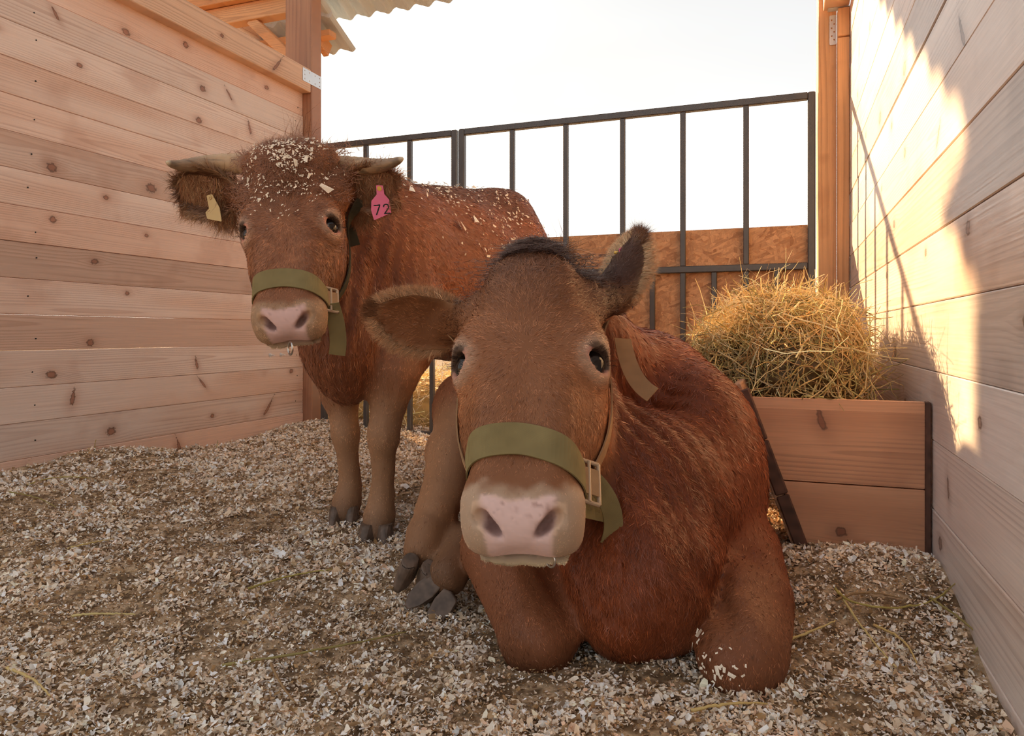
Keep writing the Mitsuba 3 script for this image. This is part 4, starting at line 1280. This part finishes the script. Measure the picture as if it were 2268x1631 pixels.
# wood flecks lying on the bull's poll and back
rngf = np.random.default_rng(8)
BN = vnormals(BV, BF)
q = BH.loc(BV)
w1 = np.clip(BN[:, 2] + .35, 0, 1) * np.exp(-((q[:, 0] / .07) ** 2 + ((q[:, 1] - .06) / .09) ** 2)) * (q[:, 2] > -.03) * (q[:, 1] < .26)
w2 = np.clip(BN[:, 2] - .10, 0, 1) * (BV[:, 1] > 2.15) * np.exp(-((BV[:, 1] - 2.5) / .4) ** 2) * (BV[:, 2] > .75) * .9
fl = []
for w, n, size, up in ((w1, 1500, .0019, .009), (w2, 2000, .0034, .007)):
    p, nr, _ = scatter(BV, BF, BN, w, n, rngf)
    clump = meshkit.fbm(p * 22, 2, 5)
    p, nr = p[clump > .46], nr[clump > .46]
    k = len(p)
    L = size * np.exp(rngf.normal(0, .55, k))
    d = np.cross(nr, rngf.normal(0, 1, (k, 3))); d /= np.linalg.norm(d, axis=1, keepdims=True)
    s = np.cross(nr, d)
    c = p + nr * (up + rngf.uniform(-.002, .004, k))[:, None]
    V = np.stack([c - d * L[:, None] - s * (L * .4)[:, None], c - d * L[:, None] + s * (L * .3)[:, None], c + d * L[:, None] + s * (L * .5)[:, None] + nr * (L * .5)[:, None], c + d * L[:, None] * .7 - s * (L * .5)[:, None]], 1).reshape(-1, 3)
    F = (np.array([[0, 1, 2], [0, 2, 3]])[None] + (np.arange(k) * 4)[:, None, None]).reshape(-1, 3)
    fl.append((V, F))
v, f = cat(fl)
put('wood_shavings_001', (to_world(v), f), 'mat_chips', False, color=np.tile((.86, .76, .60), (len(v), 1)) * np.repeat(np.exp(rngf.normal(0, .12, (len(v) // 4, 1))), 4, axis=0),
    label='pale wood flecks scattered over the head and back of the standing bull', cat='wood shavings', kind='stuff')

CN = vnormals(CV, CF)
kn = P(1598, 1478, 1.10)
w3 = np.exp(-(((CV - kn) / V3(.026, .05, .022)) ** 2).sum(1)) * (CN[:, 1] < .2)
p, nr, _ = scatter(CV, CF, CN, w3, 46, rngf)
k = len(p)
L = .0030 * np.exp(rngf.normal(0, .4, k)); d = np.cross(nr, rngf.normal(0, 1, (k, 3))); d /= np.linalg.norm(d, axis=1, keepdims=True); s = np.cross(nr, d)
c = p + nr * .008
V = np.stack([c - d * L[:, None] - s * (L * .4)[:, None], c - d * L[:, None] + s * (L * .5)[:, None], c + d * L[:, None] + s * (L * .5)[:, None] + nr * (L * .4)[:, None], c + d * L[:, None] * .7 - s * (L * .5)[:, None]], 1).reshape(-1, 3)
F = (np.array([[0, 1, 2], [0, 2, 3]])[None] + (np.arange(k) * 4)[:, None, None]).reshape(-1, 3)
put('wood_shavings_002', (to_world(V), F), 'mat_chips', False, color=np.tile((.86, .78, .64), (len(V), 1)),
    label='few pale shavings stuck to the front knee of the lying cow', cat='wood shavings', kind='stuff')
# ------------------------------------------------------------------ feed trough along the right wall, and hay
tag('feed_trough', 'reddish brown wooden feed trough with sloping side against the right wall, heaped with hay', 'trough')
TY0, TY1 = 1.86, 3.30                      # near and far end
XT, XB, ZT, ZB = -0.083, 0.075, 0.415, -0.02   # sloping side: x at the top, x at the bottom


def slanted(z):
    return XB + (XT - XB) * (z - ZB) / (ZT - ZB)


def end_board(z0, z1, y0, y1, right=0.306):
    c = 0.0025
    prof = [(slanted(z0) + c, z0 + .0008), (right - c, z0 + .0008), (right, z0 + c), (right, z1 - c), (right - c, z1 - .0008), (slanted(z1) + c, z1 - .0008)]
    v = [(x, y, z) for y in (y0 + c, y1) for x, z in prof] + [(x * .995 + .0005, y0, z) for x, z in prof]
    n = len(prof)
    f = []
    for i in range(n):
        j = (i + 1) % n
        f += [[i, i + n, j + n], [i, j + n, j], [2 * n + i, i, j], [2 * n + i, j, 2 * n + j]]
    for i in range(1, n - 1):
        f += [[2 * n, 2 * n + i, 2 * n + i + 1], [n, n + i + 1, n + i]]
    return np.array(v), np.array(f)


i = 0
for y in (TY0, TY1 - .025):
    for z0, z1 in ((ZB, .2015), (.203, .400)):
        put('feed_trough__' + numbered('end_board', i), end_board(z0, z1, y, y + .025), 'mat_trough'); i += 1
sl = unit(np.array([XT - XB, 0, ZT - ZB])) if 'unit' in globals() else None
nrm_ = np.array([-sl[2], 0, sl[0]])
L = np.hypot(XT - XB, ZT - ZB)
i = 0
for a, b in ((0.0, 0.165), (0.168, 0.31), (0.313, L + .022)):
    c0 = np.array([XB, 0, ZB]) + sl * (a + b) / 2 + nrm_ * .013
    put('feed_trough__' + numbered('side_board', i), beam([c0[0], TY0 - .004 * i, c0[2]], [c0[0], TY1, c0[2]], .024, b - a, sl, .003), 'mat_trough_side'); i += 1
# battens along the edges of the near end, coloured dark for shade
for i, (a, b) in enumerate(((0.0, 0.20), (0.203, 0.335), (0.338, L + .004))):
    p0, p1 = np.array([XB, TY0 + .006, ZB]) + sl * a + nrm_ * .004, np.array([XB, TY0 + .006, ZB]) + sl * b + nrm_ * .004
    put('feed_trough__' + numbered('edge_batten', i), beam(p0, p1, .030, .034, (0, 1, 0), .003), 'mat_dark_edge', label='edge batten in painted shade')
put('feed_trough__' + numbered('edge_batten', 3), box(.304, .3165, TY0 - .004, TY0 + .02, ZB, .40, .002), 'mat_dark_edge', label='edge batten in painted shade')
put('feed_trough__bottom', box(.06, .31, TY0 + .02, TY1, .04, .06), 'mat_trough_side')


def stalks(points, dirs, lengths, width, colors, rng, wiggle=.25, segs=5, droop=.0):
    """Dry stalks: crossed ribbons bending as they go."""
    n = len(points)
    d = dirs / np.linalg.norm(dirs, axis=1, keepdims=True)
    p = points - d * (lengths * .5)[:, None]
    rows = [p]
    dd = d.copy()
    for k in range(segs):
        dd = dd + rng.normal(0, wiggle / segs * 1.6, (n, 3)) + np.array([0, 0, -droop / segs])
        dd /= np.linalg.norm(dd, axis=1, keepdims=True)
        p = p + dd * (lengths / segs)[:, None]
        rows.append(p)
    R = np.stack(rows, 1)
    a = np.cross(d, rng.normal(0, 1, (n, 3))); a /= np.linalg.norm(a, axis=1, keepdims=True)
    b = np.cross(d, a)
    w = (width * rng.uniform(.5, 1.4, n))[:, None, None] * np.linspace(1, .5, segs + 1)[None, :, None]
    V, F, C = [], [], []
    # a slim three-sided stalk
    ring = np.stack([R + w * (a * math.cos(t) + b * math.sin(t))[:, None] for t in (0, 2.094, 4.189)], 2)   # n, segs+1, 3, 3
    V = ring.reshape(-1, 3)
    base = (np.arange(n) * (segs + 1) * 3)[:, None, None]
    f = []
    for k in range(segs):
        for j in range(3):
            q = [k * 3 + j, k * 3 + (j + 1) % 3, (k + 1) * 3 + (j + 1) % 3, (k + 1) * 3 + j]
            f += [[q[0], q[1], q[2]], [q[0], q[2], q[3]]]
    F = (np.array(f)[None] + base).reshape(-1, 3)
    C = np.repeat(np.clip(colors, .01, .95), (segs + 1) * 3, axis=0)
    return V, F, C


def heap(key, dome, n, length, width, rng, palette, label, catg, core_color, lean=(0, 0, 0), flat=.55, wiggle=.75):
    """A heap of hay: stalks over and inside a dome given as (center, radii) ellipsoids."""
    V, F, C, at = [], [], [], 0
    ws = np.array([r[0] * r[1] + r[1] * r[2] for c, r in dome]); ws /= ws.sum()
    for (c, r), w in zip(dome, ws):
        k = int(n * w)
        u = rng.normal(0, 1, (k, 3)); u /= np.linalg.norm(u, axis=1, keepdims=True)
        u[:, 2] = np.where(u[:, 2] < -.5, -u[:, 2], u[:, 2])
        rad = rng.uniform(.80, 1.06, k) * (1 + .22 * (meshkit.fbm(u * 2.5 + c, 3, 3) - .5))
        p = c + u * r * rad[:, None]
        nr = u / r; nr /= np.linalg.norm(nr, axis=1, keepdims=True)
        d = rng.normal(0, 1, (k, 3)); d -= (d * nr).sum(1, keepdims=True) * nr * rng.uniform(flat, 1.0, k)[:, None]
        d += np.array(lean)
        L = length * rng.uniform(.35, 1.25, k)
        col = palette[rng.integers(0, len(palette), k)] * np.exp(rng.normal(0, .22, (k, 1)))
        v, f, cc = stalks(p, d, L, width, col, rng, wiggle, 4)
        V.append(v); F.append(f + at); C.append(cc); at += len(v)
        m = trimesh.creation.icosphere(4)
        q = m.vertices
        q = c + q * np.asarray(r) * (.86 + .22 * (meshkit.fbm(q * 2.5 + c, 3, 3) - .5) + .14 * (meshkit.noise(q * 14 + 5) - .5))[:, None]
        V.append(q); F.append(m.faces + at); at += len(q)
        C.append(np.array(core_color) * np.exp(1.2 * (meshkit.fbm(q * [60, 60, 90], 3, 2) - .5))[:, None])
    V = np.vstack(V)
    if key == 'hay':
        V[:, 0] = np.where(V[:, 0] > .29, .29 + .02 * np.tanh((V[:, 0] - .29) / .02), V[:, 0])
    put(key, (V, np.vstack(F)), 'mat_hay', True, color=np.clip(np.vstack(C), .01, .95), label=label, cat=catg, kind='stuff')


HAYCOL = np.array([(.66, .48, .20), (.74, .58, .29), (.54, .37, .14), (.46, .40, .16), (.82, .70, .42), (.38, .31, .11), (.56, .33, .13)])
rng = np.random.default_rng(3)
heap('hay', [(np.array([.055, 2.24, .43]), (.165, .34, .20)), (np.array([-.06, 2.42, .47]), (.19, .30, .18)), (np.array([.08, 2.75, .45]), (.15, .38, .20)),
             (np.array([-.02, 2.30, .585]), (.10, .14, .07)), (np.array([.09, 2.32, .54]), (.11, .18, .09)), (np.array([-.15, 2.30, .37]), (.10, .26, .20))],
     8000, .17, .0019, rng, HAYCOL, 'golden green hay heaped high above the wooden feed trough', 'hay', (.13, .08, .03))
heap('straw', [(np.array([-2.1, 4.65, -.02]), (1.3, .45, .30)), (np.array([-1.3, 4.9, -.02]), (.9, .5, .36))], 6000, .26, .0026, rng,
     np.array([(.82, .64, .32), (.88, .74, .44), (.74, .54, .22), (.90, .80, .56)]), 'golden straw lying on the ground outside behind the gate', 'straw', (.42, .28, .10))
# wisps standing out of the heap, coloured brighter for its sunlit top
k = 650
p = np.stack([rng.uniform(-.22, .22, k), rng.uniform(2.08, 2.6, k), np.zeros(k)], 1)
p[:, 2] = .60 + .05 * np.cos((p[:, 0] + .02) * 9) + rng.normal(0, .02, k) - .12 * np.clip(np.abs(p[:, 0]) - .12, 0, 1) * 4
d = rng.normal(0, 1, (k, 3)) * [1, .7, .6] + [0, 0, .7]
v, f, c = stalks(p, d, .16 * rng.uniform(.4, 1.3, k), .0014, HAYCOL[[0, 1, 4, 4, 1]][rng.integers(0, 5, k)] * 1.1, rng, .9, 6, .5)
v[:, 0] = np.minimum(v[:, 0], .308)
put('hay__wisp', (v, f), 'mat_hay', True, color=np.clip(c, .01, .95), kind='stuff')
# ------------------------------------------------------------------ the bedding: wood shavings over a trodden bed
rng = np.random.default_rng(21)
xs = np.concatenate([np.linspace(-3.0, .36, 150)])
ys = np.concatenate([np.linspace(.2, 4.6, 190)])
X, Y = np.meshgrid(xs, ys, indexing='ij')
Zb = bed(X, Y)
BV_ = np.stack([X, Y, Zb], -1).reshape(-1, 3)
idx = np.arange(len(BV_)).reshape(X.shape)
BQ = np.stack([idx[:-1, :-1], idx[1:, :-1], idx[1:, 1:], idx[:-1, 1:]], -1).reshape(-1, 4)
put('bedding', (BV_, BQ), 'mat_bed', True, kind='structure', label='trodden brown bed of fine litter under the shavings')


def soil(x, y):
    """0 clean pale shavings .. 1 brown, trodden litter."""
    p = np.stack([x, y, x * 0], -1)
    t = meshkit.fbm(p * 2.6 + 7.0, 3, 31) * .42 + meshkit.fbm(p * 12.0, 3, 33) * .58
    t = t + .16 * np.exp(-(((x + 2.2) / .45) ** 2 + ((y - 1.58) / .16) ** 2)) - .10 * np.exp(-((y - 3.7) / .5) ** 2) + .10 * np.exp(-(((x + .95) / .5) ** 2 + ((y - 1.05) / .15) ** 2))
    return np.clip((t - .475) / .15, 0, 1)


def chips(n, xr, yr, size, keep=None, fine=False):
    x, y = rng.uniform(*xr, n), rng.uniform(*yr, n)
    if keep is not None:
        k = rng.random(n) < keep(x, y); x, y = x[k], y[k]
    dirt = soil(x, y)
    k = rng.random(len(x)) > dirt * (.35 if fine else .62)
    x, y, dirt = x[k], y[k], dirt[k]
    n = len(x)
    L = size * np.exp(np.clip(rng.normal(0, .36, n), -1, .75)) * (1 - .35 * dirt)
    w = L * rng.uniform(.28, .85, n)
    a = rng.uniform(0, 2 * np.pi, n)
    d = np.stack([np.cos(a), np.sin(a), rng.normal(0, .55, n)], 1); d /= np.linalg.norm(d, axis=1, keepdims=True)
    s = np.cross(np.stack([rng.normal(0, .5, n), rng.normal(0, .5, n), np.ones(n)], 1), d); s /= np.linalg.norm(s, axis=1, keepdims=True)
    u = np.cross(d, s)
    c = np.stack([x, y, bed(x, y) + rng.uniform(-.002, .012, n) + .25 * L * np.abs(d[:, 2])], 1)
    curl = rng.normal(0, .32, n)
    rows = []
    for t, ww, h in ((-.5, rng.uniform(.5, 1, n), 1.0), (0.0, np.ones(n), 0.0), (.5, rng.uniform(.3, 1, n), 1.0)):
        m = c + d * (L * t)[:, None] + u * (L * curl * h * .7)[:, None]
        off = s * (w * ww * .5)[:, None]
        skew = d * (L * rng.normal(0, .10, n))[:, None]
        rows += [m - off + skew, m + off - skew]
    V = np.stack(rows, 1)
    k = (np.arange(n) * 6)[:, None, None]
    F = (np.array([[0, 1, 3], [0, 3, 2], [2, 3, 5], [2, 5, 4]])[None] + k).reshape(-1, 3)
    pal = np.array([(.84, .75, .62), (.87, .82, .74), (.78, .64, .47), (.68, .51, .35), (.90, .90, .87), (.82, .68, .53), (.72, .56, .39), (.80, .55, .38)])
    col = pal[rng.choice(len(pal), n, p=(.24, .18, .15, .10, .12, .11, .07, .03))] * np.exp(rng.normal(0, .12, (n, 1)))
    brown = np.array([(.36, .22, .10), (.26, .15, .07), (.46, .31, .17), (.20, .13, .08)])[rng.integers(0, 4, n)]
    m = (rng.random(n) < .17 + .45 * dirt)[:, None]
    col = np.where(m, brown * np.exp(rng.normal(0, .2, (n, 1))), col)
    return V.reshape(-1, 3), F, np.repeat(np.clip(col, .02, .92), 6, axis=0)


def seen(x, y):
    th = np.arctan2(x, y) + YAW
    return ((np.abs(th) < .76) & (y > .45)) * 1.0


near = lambda a, b: (lambda x, y: seen(x, y) * ((x * -math.sin(YAW) + y * math.cos(YAW) >= a) & (x * -math.sin(YAW) + y * math.cos(YAW) < b)))
sets = [chips(150000, (-2.0, .31), (.4, 2.2), .0080, near(.85, 1.55)), chips(120000, (-2.0, .31), (.4, 2.2), .0055, near(.85, 1.55), True),
        chips(140000, (-2.93, .31), (.7, 3.0), .0105, near(1.55, 2.4)), chips(100000, (-2.93, .31), (.7, 3.0), .0068, near(1.55, 2.4), True),
        chips(150000, (-2.93, .31), (1.5, 4.5), .0120, near(2.4, 5.2))]
V, F, C, at = [], [], [], 0
for v, f, c in sets:
    V.append(v); F.append(f + at); C.append(c); at += len(v)
put('wood_shavings', (np.vstack(V), np.vstack(F)), 'mat_chips', False, color=np.vstack(C), kind='stuff', cat='wood shavings',
    label='pale and brown wood shavings spread deep over the whole stall floor')
print('chips', at // 6, 'triangles', sum(len(meshkit.WRITTEN[d['filename']][1]) for d in scene.values() if d.get('type') == 'ply'))
# ------------------------------------------------------------------ loose hay stalks lying on the bedding
rng = np.random.default_rng(44)


def ground_point(u, v, lift=.012):
    Z = 1.5
    for _ in range(12):
        p = to_world(P(u, v, Z))
        z = float(bed(p[0], p[1])) + lift
        Z = (EYE_HEIGHT - z) * FOCAL / max(v - V0, 30)
    return to_world(P(u, v, Z))


STALKS = [
    ([(550, 1305), (640, 1283), (735, 1262)], 'olive hay stalk on the shavings left of the hind hooves of the lying cow'),
    ([(490, 1474), (680, 1452), (900, 1400)], 'long olive hay stalk on the shavings in front of the lying cow'),
    ([(15, 1480), (70, 1512), (112, 1545)], 'short yellow hay stalk on the shavings at the lower left corner'),
    ([(600, 1470), (610, 1500), (655, 1560)], 'brown bent stalk on the shavings below the long olive one'),
    ([(1858, 1310), (1905, 1390), (1985, 1480)], 'straight yellow hay stalk on the shavings right of the lying cow'),
    ([(1850, 1305), (1930, 1350), (2040, 1345), (2095, 1310)], 'long curved brown stalk on the shavings below the feed trough'),
    ([(2060, 1325), (2110, 1365), (2190, 1428)], 'thin pale hay stalk on the shavings beside the right wall'),
    ([(1935, 1385), (1990, 1420), (2030, 1470)], 'faint dark stalk on the shavings between the cow and the right wall'),
    ([(1850, 1330), (1920, 1320), (2000, 1327)], 'pale green stalk lying across the curved brown one'),
    ([(1740, 1420), (1800, 1405), (1850, 1375)], 'thin brown stalk on the shavings close to the elbow of the lying cow'),
    ([(60, 1075), (120, 1062), (200, 1060)], 'dark thin twig on the shavings near the left wall'),
    ([(20, 1090), (75, 1105), (125, 1125)], 'yellow green stalk on the dark litter near the left wall'),
    ([(150, 1215), (190, 1210), (250, 1195)], 'pale stalk on the shavings below the dark litter'),
    ([(450, 1185), (480, 1160), (500, 1150)], 'white thin stalk on the shavings in front of the standing bull'),
    ([(160, 1365), (230, 1366), (300, 1362)], 'straight olive stalk on the shavings in the left foreground'),
    ([(1770, 1165), (1800, 1180), (1850, 1195)], 'short brown stalk on the shavings at the foot of the trough batten'),
    ([(1880, 1170), (1910, 1155), (1950, 1150)], 'dark stalk on the shavings against the trough boards'),
    ([(1530, 1575), (1600, 1570), (1700, 1560)], 'olive stalk on the shavings at the bottom right of the lying cow'),
]
for i, (px, label) in enumerate(STALKS):
    pts = np.array([ground_point(u, v) for u, v in px])
    path = bspline(pts, 24)
    path[:, 2] += .006 * np.sin(np.linspace(0, 3.1, 24)) + rng.normal(0, .0006, 24)
    col = np.array([(.40, .32, .09), (.30, .24, .08), (.58, .42, .16), (.30, .18, .08), (.60, .48, .20)])[i % 5]
    v, f = sweep(path, np.linspace(.0026, .0013, 24) * (1 + .12 * np.sin(np.arange(24))), 6)
    put(numbered('hay_stalk', i), (v, f), 'mat_hay', True, color=np.tile(col, (len(v), 1)), label=label, cat='hay stalk', group='loose hay stalks on the bedding')
# stalks standing or hanging
UP = [
    ([P(212, 1000, 3.28), P(210, 988, 3.28), P(213, 974, 3.28)], 'short stalk sticking up from the shavings at the left wall', .0022),
    ([P(481, 1005, 3.85), P(480, 990, 3.86), P(483, 975, 3.87)], 'thin upright stalk in the shavings by the left wall, nearer the bull', .0022),
    ([P(1890, 905, 1.80), P(1897, 925, 1.795), P(1910, 965, 1.795), P(1928, 1000, 1.80)], 'thin bent stalk hanging in front of the upper trough board', .0011),
    ([P(2062, 1020, 1.79), P(2048, 1090, 1.785), P(2020, 1140, 1.78), P(2015, 1175, 1.78)], 'knobbly green weed stem leaning on the right corner of the feed trough', .0022),
    ([P(2205, 1395, 1.28), P(2170, 1430, 1.26), P(2140, 1478, 1.23)], 'brown twig leaning against the right wall', .0016),
    ([P(2163, 1215, 1.45), P(2155, 1260, 1.43), P(2120, 1290, 1.42), P(2085, 1335, 1.40)], 'green bent grass stem curling up beside the right wall', .0022),
    ([P(1726, 1095, 1.75), P(1727, 1130, 1.75), P(1728, 1165, 1.75)], 'dark upright stem between the lying cow and the trough', .0014),
    ([P(1930, 1105, 1.79), P(1938, 1125, 1.785), P(1946, 1142, 1.78)], 'short pale stalk leaning on the lower trough board', .0011),
]
for i, (pts, label, r) in enumerate(UP):
    path = to_world(bspline(np.array(pts), 20))
    v, f = sweep(path, np.linspace(r, r * .6, 20) * (1 + .15 * np.sin(np.arange(20) * 1.3)), 6)
    col = np.array([(.40, .30, .10), (.34, .30, .10), (.30, .22, .08)])[i % 3]
    put(numbered('hay_stalk', len(STALKS) + i), (v, f), 'mat_hay', True, color=np.tile(col, (len(v), 1)), label=label, cat='hay stalk')
